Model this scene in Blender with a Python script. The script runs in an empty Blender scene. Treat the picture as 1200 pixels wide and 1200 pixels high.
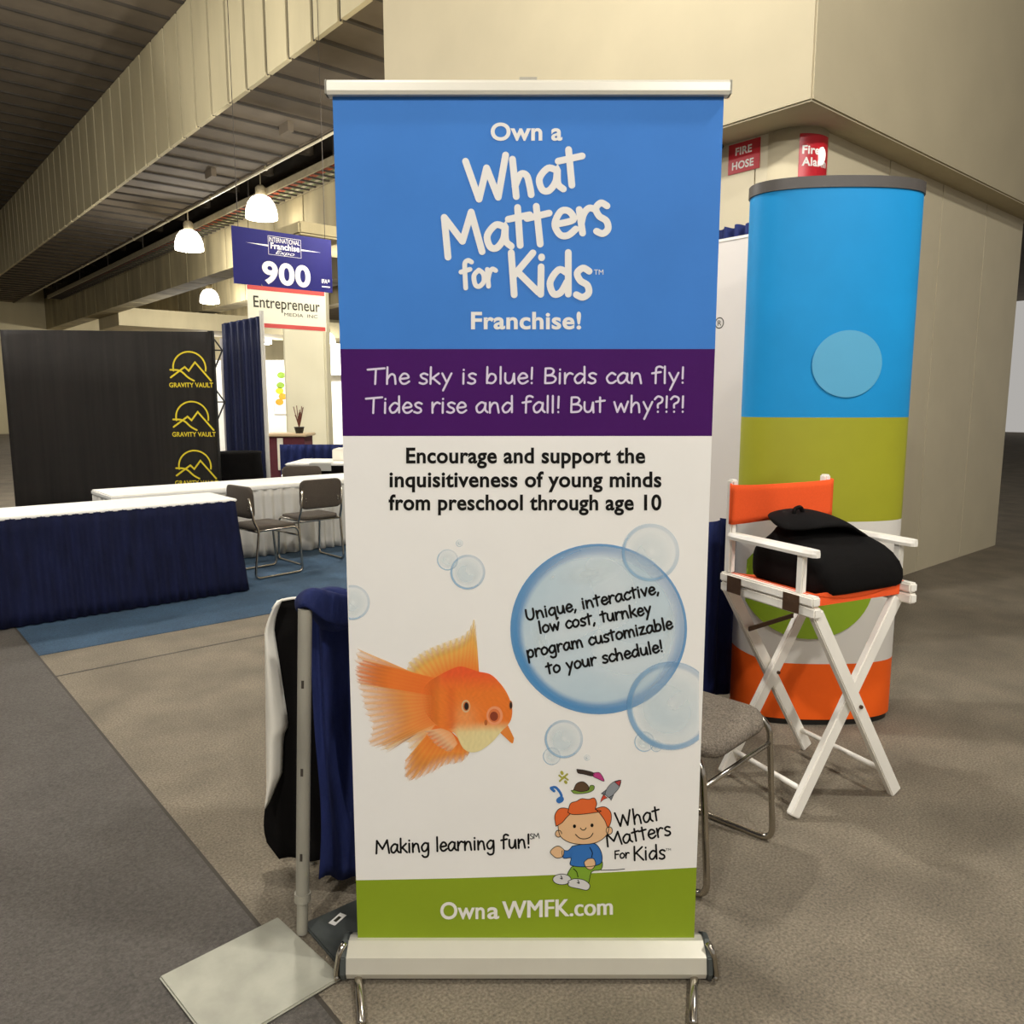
import bpy, bmesh, math, random
from mathutils import Vector, Matrix
random.seed(7)
PI = math.pi
R = math.radians
S = bpy.context.scene
C = S.collection

# ------------------------------------------------------------------ camera
cd = bpy.data.cameras.new('camera')
cd.sensor_fit = 'HORIZONTAL'
cd.sensor_width = 36.0
cd.lens = 27.51
cam = bpy.data.objects.new('camera', cd)
C.objects.link(cam)
cam.location = (0, 0, 1.5)
cam.rotation_euler = (R(82), 0, 0)
cd.clip_end = 200
S.camera = cam

# ------------------------------------------------------------------ world, exposure
w = bpy.data.worlds.new('world')
S.world = w
w.use_nodes = True
bg = w.node_tree.nodes['Background']
bg.inputs[0].default_value = (1.0, 0.96, 0.91, 1)
bg.inputs[1].default_value = 0.41
S.view_settings.view_transform = 'Standard'
S.view_settings.look = 'None'
S.view_settings.gamma = 1
S.view_settings.use_curve_mapping = False
S.view_settings.exposure = 0.06
LAMP_COLOUR = (1.0, 0.975, 0.93)
LAMP_POWER = 490.0

# the hall grid is turned against the view: b runs to the right and away, a to the left and away
HALL = R(40.8)
BX, BY = math.cos(HALL), math.sin(HALL)


def hall(b, a, z=0.0):
    return (b * BX - a * BY, b * BY + a * BX, z)


# ------------------------------------------------------------------ materials
def lin(c):
    return c / 12.92 if c <= 0.04045 else ((c + 0.055) / 1.055) ** 2.4


def rgb(h):
    return tuple(lin(int(h[i:i + 2], 16) / 255) for i in (0, 2, 4))


def mat(name, col, rough=0.6, metal=0.0, noise=0.0, scale=20.0, bump=0.0, bscale=None, stretch=None, emit=0.0, sheen=0.0, coat=0.0, spec=None):
    m = bpy.data.materials.new(name)
    m.use_nodes = True
    nt = m.node_tree
    p = nt.nodes['Principled BSDF']
    c = rgb(col)
    p.inputs['Base Color'].default_value = (*c, 1)
    p.inputs['Roughness'].default_value = rough
    p.inputs['Metallic'].default_value = metal
    if spec is not None:
        p.inputs['Specular IOR Level'].default_value = spec
    if sheen:
        p.inputs['Sheen Weight'].default_value = sheen
    if coat:
        p.inputs['Coat Weight'].default_value = coat
    if emit:
        p.inputs['Emission Color'].default_value = (*c, 1)
        p.inputs['Emission Strength'].default_value = emit
    tc = mp = None
    if noise or bump:
        tc = nt.nodes.new('ShaderNodeTexCoord')
        mp = nt.nodes.new('ShaderNodeMapping')
        nt.links.new(tc.outputs['Object'], mp.inputs[0])
        if stretch:
            mp.inputs['Scale'].default_value = stretch
    if noise:
        n = nt.nodes.new('ShaderNodeTexNoise')
        n.inputs['Scale'].default_value = scale
        n.inputs['Detail'].default_value = 5
        nt.links.new(mp.outputs[0], n.inputs['Vector'])
        r = nt.nodes.new('ShaderNodeValToRGB')
        r.color_ramp.elements[0].position = 0.3
        r.color_ramp.elements[1].position = 0.7
        lo = tuple(x * (1 - noise) for x in c)
        hi = tuple(min(1, x * (1 + noise)) for x in c)
        r.color_ramp.elements[0].color = (*lo, 1)
        r.color_ramp.elements[1].color = (*hi, 1)
        nt.links.new(n.outputs[0], r.inputs[0])
        nt.links.new(r.outputs[0], p.inputs['Base Color'])
    if bump:
        n2 = nt.nodes.new('ShaderNodeTexNoise')
        n2.inputs['Scale'].default_value = bscale or scale
        n2.inputs['Detail'].default_value = 3
        nt.links.new(mp.outputs[0], n2.inputs['Vector'])
        bm_ = nt.nodes.new('ShaderNodeBump')
        bm_.inputs['Strength'].default_value = bump
        bm_.inputs['Distance'].default_value = 0.01
        nt.links.new(n2.outputs[0], bm_.inputs['Height'])
        nt.links.new(bm_.outputs[0], p.inputs['Normal'])
    return m


def carpet_mat(name, col, blot=0.16, grain=0.3):
    """two scales of wear: fine pile grain and broad soft blotches"""
    m = mat(name, col, 0.95, bump=0.5, bscale=260, noise=grain, scale=120)
    nt = m.node_tree
    p = nt.nodes['Principled BSDF']
    src = p.inputs['Base Color'].links[0].from_socket
    tc = nt.nodes.new('ShaderNodeTexCoord')
    n = nt.nodes.new('ShaderNodeTexNoise')
    n.inputs['Scale'].default_value = 3.2
    n.inputs['Detail'].default_value = 6
    nt.links.new(tc.outputs['Object'], n.inputs['Vector'])
    r = nt.nodes.new('ShaderNodeValToRGB')
    r.color_ramp.elements[0].position = 0.32
    r.color_ramp.elements[1].position = 0.68
    r.color_ramp.elements[0].color = (1 - blot, 1 - blot, 1 - blot, 1)
    r.color_ramp.elements[1].color = (1 + blot * .4, 1 + blot * .4, 1 + blot * .4, 1)
    nt.links.new(n.outputs[0], r.inputs[0])
    mx = nt.nodes.new('ShaderNodeMix')
    mx.data_type = 'RGBA'
    mx.blend_type = 'MULTIPLY'
    mx.inputs[0].default_value = 1
    nt.links.new(src, mx.inputs[6])
    nt.links.new(r.outputs[0], mx.inputs[7])
    nt.links.new(mx.outputs[2], p.inputs['Base Color'])
    return m


def ink_mat():
    """printed ink: colour and coverage come from the print itself"""
    m = bpy.data.materials.new('printed_ink')
    m.use_nodes = True
    nt = m.node_tree
    p = nt.nodes['Principled BSDF']
    p.inputs['Roughness'].default_value = 0.55
    at = nt.nodes.new('ShaderNodeAttribute')
    at.attribute_name = 'ink'
    nt.links.new(at.outputs['Color'], p.inputs['Base Color'])
    nt.links.new(at.outputs['Alpha'], p.inputs['Alpha'])
    return m


M = dict(
    carpet=carpet_mat('taupe_carpet', '7F7564', 0.24, 0.40),
    aisle=carpet_mat('grey_aisle_carpet', '57524C', 0.14, 0.32),
    blue_carpet=carpet_mat('blue_carpet', '38526A', 0.25, 0.32),
    concrete=mat('concrete', 'BDB18E', 0.85, noise=0.12, scale=1.2, bump=0.2, bscale=14, stretch=(1, 1, .25)),
    aged=mat('aged_concrete', '958967', 0.9, noise=0.3, scale=1.6, bump=.3, bscale=14, stretch=(1, 1, .2)),
    deck=mat('ceiling_deck', '695E4E', 0.9, noise=0.14, scale=2.0),
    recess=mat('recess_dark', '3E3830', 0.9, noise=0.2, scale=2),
    cream_wall=mat('cream_wall_panel', 'CDC1A3', 0.55, noise=0.03, scale=3),
    soffit=mat('painted_soffit', 'B7AB8D', 0.7, noise=0.04, scale=2),
    joint=mat('joint_dark', '3A332A', 0.8, noise=.05, scale=5),
    red_sign=mat('red_sign', 'C0202C', 0.35, noise=.03, scale=4),
    white_print=mat('white_print', 'F2EEE6', 0.5, noise=.01, scale=4),
    navy=mat('navy_drape', '1E2754', 0.85, noise=0.25, scale=22, bump=0.35, bscale=60, stretch=(1, 1, .25), spec=.2),
    navy_tall=mat('navy_backdrop', '141A38', 0.6, noise=0.3, scale=9, stretch=(2, 2, .12), spec=.3),
    navy_skirt=mat('navy_skirt', '0E1330', 0.85, spec=.2, noise=0.3, scale=18, stretch=(1, 1, .2)),
    black_cloth=mat('black_cloth', '0B0908', 0.95, spec=.15, noise=0.25, scale=14),
    black=mat('black_paint', '15130F', 0.5, noise=.1, scale=9),
    white_cloth=mat('white_cloth', 'EFE9DA', 0.8, noise=0.03, scale=9),
    white_skirt=mat('pale_grey_skirt', 'C9C5BC', 0.85, noise=0.06, scale=14, stretch=(1, 1, .2)),
    white_top=mat('white_vinyl', 'F8F5EC', 0.55, noise=.01, scale=5),
    white_paint=mat('white_painted_wood', 'F7F2E6', 0.35, noise=0.03, scale=18, stretch=(1, 1, .3)),
    orange_canvas=mat('orange_canvas', 'FF602C', 0.85, spec=.2, noise=0.06, scale=160, bump=.3, bscale=500),
    chrome=mat('chrome', 'B9B2A6', 0.22, 1.0, noise=.05, scale=5),
    steel=mat('dull_steel', 'A49F90', 0.55, 0.15, noise=.2, scale=12, stretch=(1, 1, .2)),
    dark_steel=mat('dark_steel_plate', '4B4F4C', 0.55, 0.3, noise=.2, scale=10),
    pale_plate=mat('pale_steel_plate', 'A7A595', 0.55, 0.2, noise=.15, scale=10),
    hinge=mat('bronze_hinge', '5B4432', 0.45, 0.5, noise=.1, scale=30),
    seat=mat('grey_tweed', '776D60', 0.95, noise=0.55, scale=170, bump=.6, bscale=200),
    far_seat=mat('taupe_upholstery', '463D33', 0.9, noise=0.15, scale=90, bump=.3, bscale=150),
    cream_rail=mat('cream_rail', 'E2DCCB', 0.35, .15, noise=.02, scale=9),
    cassette=mat('cream_cassette', 'D8D3C2', 0.35, .3, noise=.03, scale=9),
    panel_white=mat('panel_white', 'E6DED6', 0.6, noise=.02, scale=3),
    vinyl=mat('banner_white', 'F4F0E8', 0.55, spec=.2, noise=.015, scale=6),
    b_blue=mat('banner_blue', '3E7DCB', 0.6, spec=.2, noise=.04, scale=5),
    b_purple=mat('banner_purple', '43125C', 0.6, spec=.12, noise=.05, scale=5),
    b_green=mat('banner_green', '8BA024', 0.6, spec=.15, noise=.04, scale=5),
    t_blue=mat('tower_blue', '1790D0', 0.55, spec=.25, noise=.06, scale=3),
    t_disc=mat('tower_pale_blue', '57A8CE', 0.55, noise=.03, scale=3),
    t_olive=mat('tower_olive', 'A0A01E', 0.55, noise=.05, scale=3),
    t_green=mat('tower_green', '8FAE1E', 0.55, noise=.06, scale=3),
    t_white=mat('tower_white', 'DDD8CE', 0.55, noise=.02, scale=3),
    t_orange=mat('tower_orange', 'F4621A', 0.55, spec=.2, noise=.06, scale=3),
    t_cap=mat('tower_cap', '4F4A45', 0.5, noise=.06, scale=3),
    s_blue=mat('sign_blue', '1C1B62', 0.5, spec=.2, noise=.03, scale=3),
    s_red=mat('sign_red', 'D0504C', 0.5, noise=.03, scale=3),
    s_ivory=mat('sign_ivory', 'F4EFD8', 0.5, noise=.02, scale=3),
    s_text=mat('sign_dark_print', '33301F', 0.5, noise=.03, scale=3),
    column=mat('cream_column', 'DDD6B8', 0.8, noise=.04, scale=1.5, stretch=(1, 1, .3)),
    yellow=mat('yellow_print', 'D8C21E', 0.6, noise=.04, scale=9),
    display=mat('black_display_fabric', '201D1A', 0.8, spec=.2, noise=.25, scale=8, stretch=(3, 3, .1)),
    grey_panel=mat('grey_panel', 'CBC5C1', 0.7, noise=.06, scale=4),
    wood=mat('pale_counter_top', 'C9B18C', 0.5, noise=.1, scale=9, stretch=(.2, 1, 1)),
    maroon=mat('maroon_cloth', '5A2029', 0.8, noise=.15, scale=9),
    ink_black=mat('black_ink', '12100D', 0.6, spec=.15, noise=.03, scale=9),
    ink_white=mat('white_ink', 'EDE8E0', 0.6, noise=.01, scale=9),
    ink_lilac=mat('pale_lilac_ink', 'D9CFDE', 0.6, noise=.01, scale=9),
    glow=mat('lit_refractor', 'FFF6E2', 0.5, emit=5.0),
    strobe=mat('clear_strobe_lens', 'FFFDF4', 0.1, emit=0.8),
    pipe_red=mat('red_pipe', 'B4552E', 0.5, noise=.1, scale=5),
    pipe_green=mat('green_pipe', '8F9464', 0.5, noise=.1, scale=5),
    pipe_white=mat('pale_pipe', 'D8CDAE', 0.5, noise=.05, scale=5),
    galv=mat('galvanised', 'A3977B', 0.5, 0.3, noise=.15, scale=9),
    leaf=mat('leaf_green', '6E8A2A', 0.7, noise=.2, scale=30),
    fruit=mat('fruit_orange', 'E08A22', 0.6, noise=.1, scale=30),
    twig=mat('twig_brown', '6B3A2A', 0.8, noise=.2, scale=30),
    paper=mat('grey_paper', 'B9B7AE', 0.7, noise=.03, scale=9),
)
M['ink'] = ink_mat()


# ------------------------------------------------------------------ mesh helpers
def obj(name, bm, m=None, parent=None, smooth=False, bevel=0.0, segs=2):
    me = bpy.data.meshes.new(name)
    bmesh.ops.recalc_face_normals(bm, faces=bm.faces[:])
    if bevel:
        bmesh.ops.bevel(bm, geom=[e for e in bm.edges if len(e.link_faces) == 2 and e.calc_face_angle(0) > 0.6],
                        offset=bevel, segments=segs, affect='EDGES', clamp_overlap=True)
    bm.to_mesh(me)
    bm.free()
    if smooth:
        for p in me.polygons:
            p.use_smooth = True
    if m:
        for x in (m if isinstance(m, (list, tuple)) else [m]):
            me.materials.append(x)
    o = bpy.data.objects.new(name, me)
    C.objects.link(o)
    if parent:
        o.parent = parent
    return o


def tag(o, label, cat, group=None):
    o['label'] = label
    o['category'] = cat
    if group:
        o['group'] = group
    return o


def thing(name, label, cat, loc=(0, 0, 0), rz=0.0, group=None):
    o = bpy.data.objects.new(name, None)
    o.empty_display_size = 0.1
    C.objects.link(o)
    o.location = loc
    o.rotation_euler = (0, 0, rz)
    return tag(o, label, cat, group)


def struct(o):
    o['kind'] = 'structure'
    return o


def copy_tree(o, parent=None):
    c = o.copy()
    C.objects.link(c)
    if parent:
        c.parent = parent
    for ch in list(o.children):
        copy_tree(ch, c)
    return c


def NB():
    return bmesh.new()


def box(bm, x0, x1, y0, y1, z0, z1, mi=0):
    v = [bm.verts.new(p) for p in ((x0, y0, z0), (x1, y0, z0), (x1, y1, z0), (x0, y1, z0),
                                   (x0, y0, z1), (x1, y0, z1), (x1, y1, z1), (x0, y1, z1))]
    for f in ((0, 3, 2, 1), (4, 5, 6, 7), (0, 1, 5, 4), (1, 2, 6, 5), (2, 3, 7, 6), (3, 0, 4, 7)):
        bm.faces.new([v[i] for i in f]).material_index = mi
    return v


def bar(bm, p0, p1, wx, wy, up=(0, 0, 1), mi=0):
    """a rectangular bar between two points"""
    p0, p1 = Vector(p0), Vector(p1)
    d = (p1 - p0).normalized()
    u = Vector(up)
    if abs(d.dot(u)) > 0.98:
        u = Vector((0, 1, 0))
    s = d.cross(u).normalized()
    t = s.cross(d).normalized()
    rings = []
    for p in (p0, p1):
        rings.append([bm.verts.new(p + s * (i * wx / 2) + t * (j * wy / 2)) for i, j in ((-1, -1), (1, -1), (1, 1), (-1, 1))])
    a, b = rings
    bm.faces.new(a[::-1]).material_index = mi
    bm.faces.new(b).material_index = mi
    for i in range(4):
        bm.faces.new((a[i], a[(i + 1) % 4], b[(i + 1) % 4], b[i])).material_index = mi


def cyl(bm, x, y, z0, z1, r0, r1=None, n=24, mi=0, cap=True):
    r1 = r0 if r1 is None else r1
    a = [bm.verts.new((x + r0 * math.cos(2 * PI * i / n), y + r0 * math.sin(2 * PI * i / n), z0)) for i in range(n)]
    b = [bm.verts.new((x + r1 * math.cos(2 * PI * i / n), y + r1 * math.sin(2 * PI * i / n), z1)) for i in range(n)]
    for i in range(n):
        bm.faces.new((a[i], a[(i + 1) % n], b[(i + 1) % n], b[i])).material_index = mi
    if cap:
        bm.faces.new(a[::-1]).material_index = mi
        bm.faces.new(b).material_index = mi


def lathe(bm, prof, x=0, y=0, n=24):
    rings = []
    for r, z in prof:
        rings.append([bm.verts.new((x + r * math.cos(2 * PI * i / n), y + r * math.sin(2 * PI * i / n), z)) for i in range(n)])
    for a, b in zip(rings, rings[1:]):
        for i in range(n):
            bm.faces.new((a[i], a[(i + 1) % n], b[(i + 1) % n], b[i]))
    bm.faces.new(rings[0][::-1])
    bm.faces.new(rings[-1])


def fillet(pts, r, n=5, closed=False):
    """round the corners of a 3D polyline"""
    pts = [Vector(p) for p in pts]
    out = [] if closed else [pts[0]]
    N = len(pts)
    for i in (range(N) if closed else range(1, N - 1)):
        p, a, b = pts[i], pts[i - 1], pts[(i + 1) % N]
        rr = min(r, (a - p).length * .45, (b - p).length * .45)
        q0 = p + (a - p).normalized() * rr
        q1 = p + (b - p).normalized() * rr
        for k in range(n + 1):
            t = k / n
            out.append(q0 * (1 - t) ** 2 + p * 2 * t * (1 - t) + q1 * t * t)
    if not closed:
        out.append(pts[-1])
    return out


def tube(bm, pts, r, n=10, closed=False):
    pts = [Vector(p) for p in pts]
    N = len(pts)
    rings = []
    prev = None
    for i, p in enumerate(pts):
        a = pts[i - 1] if (i or closed) else p
        b = pts[(i + 1) % N] if (i < N - 1 or closed) else p
        t = (b - a).normalized()
        if prev is None:
            u = Vector((0, 0, 1)) if abs(t.z) < .9 else Vector((1, 0, 0))
            s = t.cross(u).normalized()
        else:
            s = (prev - t * prev.dot(t)).normalized()
        prev = s
        u = t.cross(s)
        rings.append([bm.verts.new(p + (s * math.cos(2 * PI * k / n) + u * math.sin(2 * PI * k / n)) * r) for k in range(n)])
    pairs = list(zip(rings, rings[1:])) + ([(rings[-1], rings[0])] if closed else [])
    for a, b in pairs:
        for k in range(n):
            bm.faces.new((a[k], a[(k + 1) % n], b[(k + 1) % n], b[k]))
    if not closed:
        bm.faces.new(rings[0][::-1])
        bm.faces.new(rings[-1])


def sheet(bm, fn, nu, nv, mi=0):
    """grid of fn(u, v)"""
    g = [[bm.verts.new(fn(i / nu, j / nv)) for j in range(nv + 1)] for i in range(nu + 1)]
    for i in range(nu):
        for j in range(nv):
            bm.faces.new((g[i][j], g[i + 1][j], g[i + 1][j + 1], g[i][j + 1])).material_index = mi
    return g


def thick(o, t, off=0.0):
    s = o.modifiers.new('thickness', 'SOLIDIFY')
    s.thickness = t
    s.offset = off
    return o


def loft(bm, rings, caps=True):
    rr = [[bm.verts.new(p) for p in r] for r in rings]
    n = len(rr[0])
    for a, b in zip(rr, rr[1:]):
        for i in range(n):
            bm.faces.new((a[i], a[(i + 1) % n], b[(i + 1) % n], b[i]))
    if caps:
        bm.faces.new(rr[0][::-1])
        bm.faces.new(rr[-1])


def lerp(a, b, t):
    return tuple(a[i] + (b[i] - a[i]) * t for i in range(len(a)))


def rrect(w, d, r, n=5):
    """rounded rectangle outline, counterclockwise"""
    out = []
    for cx, cy, a0 in ((w / 2 - r, d / 2 - r, 0), (-w / 2 + r, d / 2 - r, 90), (-w / 2 + r, -d / 2 + r, 180), (w / 2 - r, -d / 2 + r, 270)):
        for k in range(n + 1):
            a = R(a0 + 90 * k / n)
            out.append((cx + r * math.cos(a), cy + r * math.sin(a)))
    return out


# ------------------------------------------------------------------ lettering
def catmull(p, n=6):
    if len(p) < 3:
        return p
    out = []
    q = [p[0]] + p + [p[-1]]
    for i in range(1, len(q) - 2):
        p0, p1, p2, p3 = q[i - 1:i + 3]
        for k in range(n):
            t = k / n
            out.append(tuple(.5 * (2 * p1[j] + (p2[j] - p0[j]) * t + (2 * p0[j] - 5 * p1[j] + 4 * p2[j] - p3[j]) * t * t
                                   + (3 * p1[j] - p0[j] - 3 * p2[j] + p3[j]) * t ** 3) for j in (0, 1)))
    out.append(p[-1])
    return out


# handwriting: advance, then pen strokes (! = straight); x-height .5, ascender 1, descender -.4
PEN = {
    'a': (.56, '.45,.43 .27,.5 .07,.3 .1,.06 .24,.02 .4,.2 .46,.46 .44,.15 .54,.02'),
    'b': (.54, '!.1,1 .08,.03|.08,.2 .22,.46 .4,.42 .44,.2 .3,.03 .08,.06'),
    'c': (.46, '.42,.42 .26,.5 .07,.28 .14,.05 .3,.02 .44,.12'),
    'd': (.57, '.44,.42 .26,.48 .07,.25 .14,.03 .3,.05 .44,.25|!.47,1 .47,.02'),
    'e': (.5, '.08,.24 .42,.3 .36,.47 .2,.48 .07,.25 .15,.04 .3,.01 .46,.12'),
    'f': (.44, '.46,.9 .34,1 .21,.9 .18,.6 .16,0|!.02,.48 .38,.54'),
    'g': (.56, '.45,.43 .27,.5 .07,.3 .12,.06 .28,.04 .42,.22 .46,.48|.46,.48 .46,0 .4,-.32 .2,-.38 .08,-.26'),
    'h': (.54, '!.1,1 .08,0|.08,.22 .24,.46 .38,.42 .42,.2 .43,0'),
    'i': (.24, '!.11,.5 .1,0|!.12,.74 .12,.77'),
    'k': (.5, '!.1,1 .08,0|!.42,.5 .1,.22|!.18,.28 .46,0'),
    'l': (.22, '!.11,1 .1,0'),
    'm': (.82, '!.08,.5 .08,0|.08,.22 .22,.47 .36,.42 .39,.2 .39,0|.39,.22 .52,.47 .66,.42 .7,.2 .72,0'),
    'n': (.56, '!.08,.5 .08,0|.08,.22 .22,.46 .38,.44 .43,.2 .46,0'),
    'o': (.53, '.28,.5 .08,.35 .1,.08 .26,.02 .44,.16 .44,.38 .28,.5'),
    'p': (.53, '!.08,.48 .07,-.4|.08,.28 .24,.5 .42,.42 .42,.14 .26,.02 .08,.1'),
    'q': (.56, '.45,.43 .27,.5 .07,.3 .12,.06 .28,.04 .44,.22|!.46,.48 .45,-.4|!.45,-.4 .54,-.3'),
    'r': (.42, '!.08,.5 .08,0|.08,.2 .16,.4 .28,.5 .4,.45'),
    's': (.42, '.38,.44 .24,.5 .1,.42 .16,.29 .32,.2 .34,.07 .2,0 .05,.05'),
    't': (.42, '!.2,.85 .19,.02|!.02,.52 .4,.57'),
    'u': (.55, '.08,.5 .08,.15 .2,.02 .36,.12 .44,.48|!.44,.48 .46,0'),
    'v': (.46, '!.06,.5 .22,.02 .42,.52'),
    'w': (.7, '!.05,.5 .18,.02 .34,.42 .48,.02 .64,.52'),
    'y': (.5, '!.07,.5 .25,.08|!.45,.5 .1,-.4'),
    'z': (.48, '!.06,.47 .4,.5 .06,.03 .44,.03'),
    'W': (.95, '!.04,.92 .24,.02 .46,.72 .64,.02 .88,.97'),
    'T': (.72, '!.0,.86 .7,.94|!.34,.9 .31,0'),
    'M': (.9, '!.06,0 .12,.9 .44,.3 .74,.92 .84,0'),
    'K': (.62, '!.1,.95 .08,0|!.54,.9 .1,.42|!.2,.5 .58,0'),
    'B': (.58, '!.1,.9 .08,.02|.1,.9 .34,.9 .44,.74 .34,.54 .12,.48|.12,.48 .4,.46 .52,.28 .4,.06 .08,.02'),
    'U': (.64, '.08,.88 .07,.3 .2,.03 .4,.06 .52,.35 .54,.88'),
    'F': (.5, '!.1,.9 .08,0|!.1,.88 .48,.92|!.1,.48 .4,.5'),
    'S': (.55, '.48,.82 .3,.92 .12,.78 .2,.54 .42,.4 .46,.16 .28,0 .06,.08'),
    '!': (.26, '!.14,.95 .12,.28|!.12,.04 .12,.02'),
    '?': (.44, '.06,.78 .2,.95 .38,.85 .36,.62 .2,.48 .19,.28|!.19,.04 .19,.02'),
    ',': (.22, '!.13,.06 .05,-.16'),
    ' ': (.34, ''),
}


def ribbon(bm, pts, hw, put, lay):
    """a pen stroke of half width hw with round ends; put maps the plan to 3D; lay lifts it"""
    P = [Vector(p) for p in pts]
    if len(P) == 2 and (P[1] - P[0]).length < 1e-6:
        P[1] = P[0] + Vector((1e-3, 0))
    L, Rr = [], []
    for i, p in enumerate(P):
        a = P[max(0, i - 1)]
        b = P[min(len(P) - 1, i + 1)]
        t1 = (p - a).normalized() if i else (b - p).normalized()
        t2 = (b - p).normalized() if i < len(P) - 1 else t1
        n1, n2 = Vector((-t1.y, t1.x)), Vector((-t2.y, t2.x))
        n = (n1 + n2)
        n = n.normalized() if n.length > .2 else n1
        k = min(1.5, 1 / max(.4, n.dot(n1)))
        L.append(p + n * hw * k)
        Rr.append(p - n * hw * k)
    t0 = (P[0] - P[1]).normalized()
    t1 = (P[-1] - P[-2]).normalized()

    def cap(p, t):
        a0 = math.atan2(t.y, t.x)
        return [p + Vector((math.cos(a0 + a), math.sin(a0 + a))) * hw for a in (-1.05, -.52, 0, .52, 1.05)]
    vl = [bm.verts.new(put(q, lay + i * 1.7e-6)) for i, q in enumerate(L)]
    vr = [bm.verts.new(put(q, lay + i * 1.7e-6)) for i, q in enumerate(Rr)]
    e = lay + (len(P) - 1) * 1.7e-6
    for i in range(len(P) - 1):
        bm.faces.new((vl[i], vl[i + 1], vr[i + 1], vr[i]))
    c0 = [bm.verts.new(put(q, lay)) for q in cap(P[0], t0)]
    c1 = [bm.verts.new(put(q, e)) for q in cap(P[-1], t1)]
    bm.faces.new([vl[0]] + c0 + [vr[0]])
    bm.faces.new([vr[-1]] + c1 + [vl[-1]])


def write(bm, text, x0, y0, x1, y1, cap, pen, put, lay=0.0):
    """handwritten text whose baseline runs from (x0,y0) to (x1,y1) (y down); cap = ascender height"""
    adv = sum(PEN[c][0] for c in text) - .06
    d = Vector((x1 - x0, y1 - y0))
    sx = d.length / adv
    ux = d.normalized()
    uy = Vector((ux.y, -ux.x))
    x = 0.0
    k = 0
    for ch in text:
        wd, st = PEN[ch]
        for s in (st.split('|') if st else []):
            s = s.strip()
            straight = s.startswith('!')
            pts = [tuple(map(float, q.split(','))) for q in s.lstrip('!').split()]
            if not straight:
                pts = catmull(pts)
            if ch.islower():
                pts = [(q, y if y < 0 else y * 1.24 if y <= .57 else .707 + (y - .57) * .681) for q, y in pts]
            P = [Vector((x0, y0)) + ux * ((x + p[0]) * sx) + uy * (p[1] * cap) for p in pts]
            for Q in ([P[i:i + 2] for i in range(len(P) - 1)] if straight else [P]):
                ribbon(bm, Q, pen / 2, put, lay + k * 1e-5)
                k += 1
        x += wd


def type_mesh(text, bold=0.0, shear=0.0):
    """flat triangles of a plain sans text, as lists"""
    cu = bpy.data.curves.new('type', 'FONT')
    cu.body = text
    cu.offset = bold
    cu.shear = shear
    cu.resolution_u = 6
    cu.space_character = 1.0 + bold * 1.6
    o = bpy.data.objects.new('type', cu)
    C.objects.link(o)
    dg = bpy.context.evaluated_depsgraph_get()
    me = o.evaluated_get(dg).to_mesh()
    vs = [(v.co.x, v.co.y) for v in me.vertices]
    fs = [tuple(p.vertices) for p in me.polygons]
    o.evaluated_get(dg).to_mesh_clear()
    bpy.data.objects.remove(o)
    bpy.data.curves.remove(cu)
    return vs, fs


def typeset(bm, text, x0, x1, yb, cap, put, lay=0.0, bold=0.03, shear=0.0, slope=0.0, mi=0):
    """sans text fitted between x0 and x1 with its baseline at yb (y down) and capital height cap"""
    vs, fs = type_mesh(text, bold, shear)
    H, _ = type_mesh('H', bold)
    hy0, hy1 = min(v[1] for v in H), max(v[1] for v in H)
    a, b = min(v[0] for v in vs), max(v[0] for v in vs)
    V = []
    for x, y in vs:
        px = x0 + (x - a) / (b - a) * (x1 - x0)
        py = yb - (y - hy0) / (hy1 - hy0) * cap + slope * (px - x0)
        V.append(bm.verts.new(put(Vector((px, py)), lay)))
    for f in fs:
        try:
            bm.faces.new([V[i] for i in f]).material_index = mi
        except ValueError:
            pass


def poly(bm, pts, put, lay, mi=0):
    vs = [bm.verts.new(put(Vector(p), lay)) for p in pts]
    f = bm.faces.new(vs)
    f.material_index = mi
    bmesh.ops.triangulate(bm, faces=[f])


def ink_obj(name, verts, faces, cols, parent):
    """a print whose ink colour and coverage vary over it"""
    me = bpy.data.meshes.new(name)
    me.from_pydata(verts, [], faces)
    at = me.color_attributes.new('ink', 'FLOAT_COLOR', 'POINT')
    flat = []
    for c in cols:
        flat.extend(c)
    at.data.foreach_set('color', flat)
    me.materials.append(M['ink'])
    o = bpy.data.objects.new(name, me)
    C.objects.link(o)
    o.parent = parent
    return o


# =================================================================== SETTING
bm = NB()
box(bm, -30, 45, -14, 48, -0.1, 0.0)
fl = struct(obj('floor', bm, M['carpet']))
fl.rotation_euler.z = HALL
bm = NB()                                                        # the aisle carpet runs along a, nearer and left of the seam
box(bm, -3.6, 0.794, -5, 44, 0.0, 0.004)
o = struct(obj('floor_aisle', bm, M['aisle']))
o.rotation_euler.z = HALL
bm = NB()
box(bm, 0.794, 0.806, -5, 44, 0.0, 0.0035)
o = struct(obj('trim_1', bm, M['joint']))
o.rotation_euler.z = HALL
bm = NB()
box(bm, 0.806, 7.5, 4.78, 4.792, 0.0, 0.002)
o = struct(obj('trim_2', bm, M['aisle']))
o.rotation_euler.z = HALL
bm = NB()
box(bm, 0.806, 7.5, 5.25, 9.3, 0.0, 0.004)
o = struct(obj('floor_blue', bm, M['blue_carpet']))
o.rotation_euler.z = HALL

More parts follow.
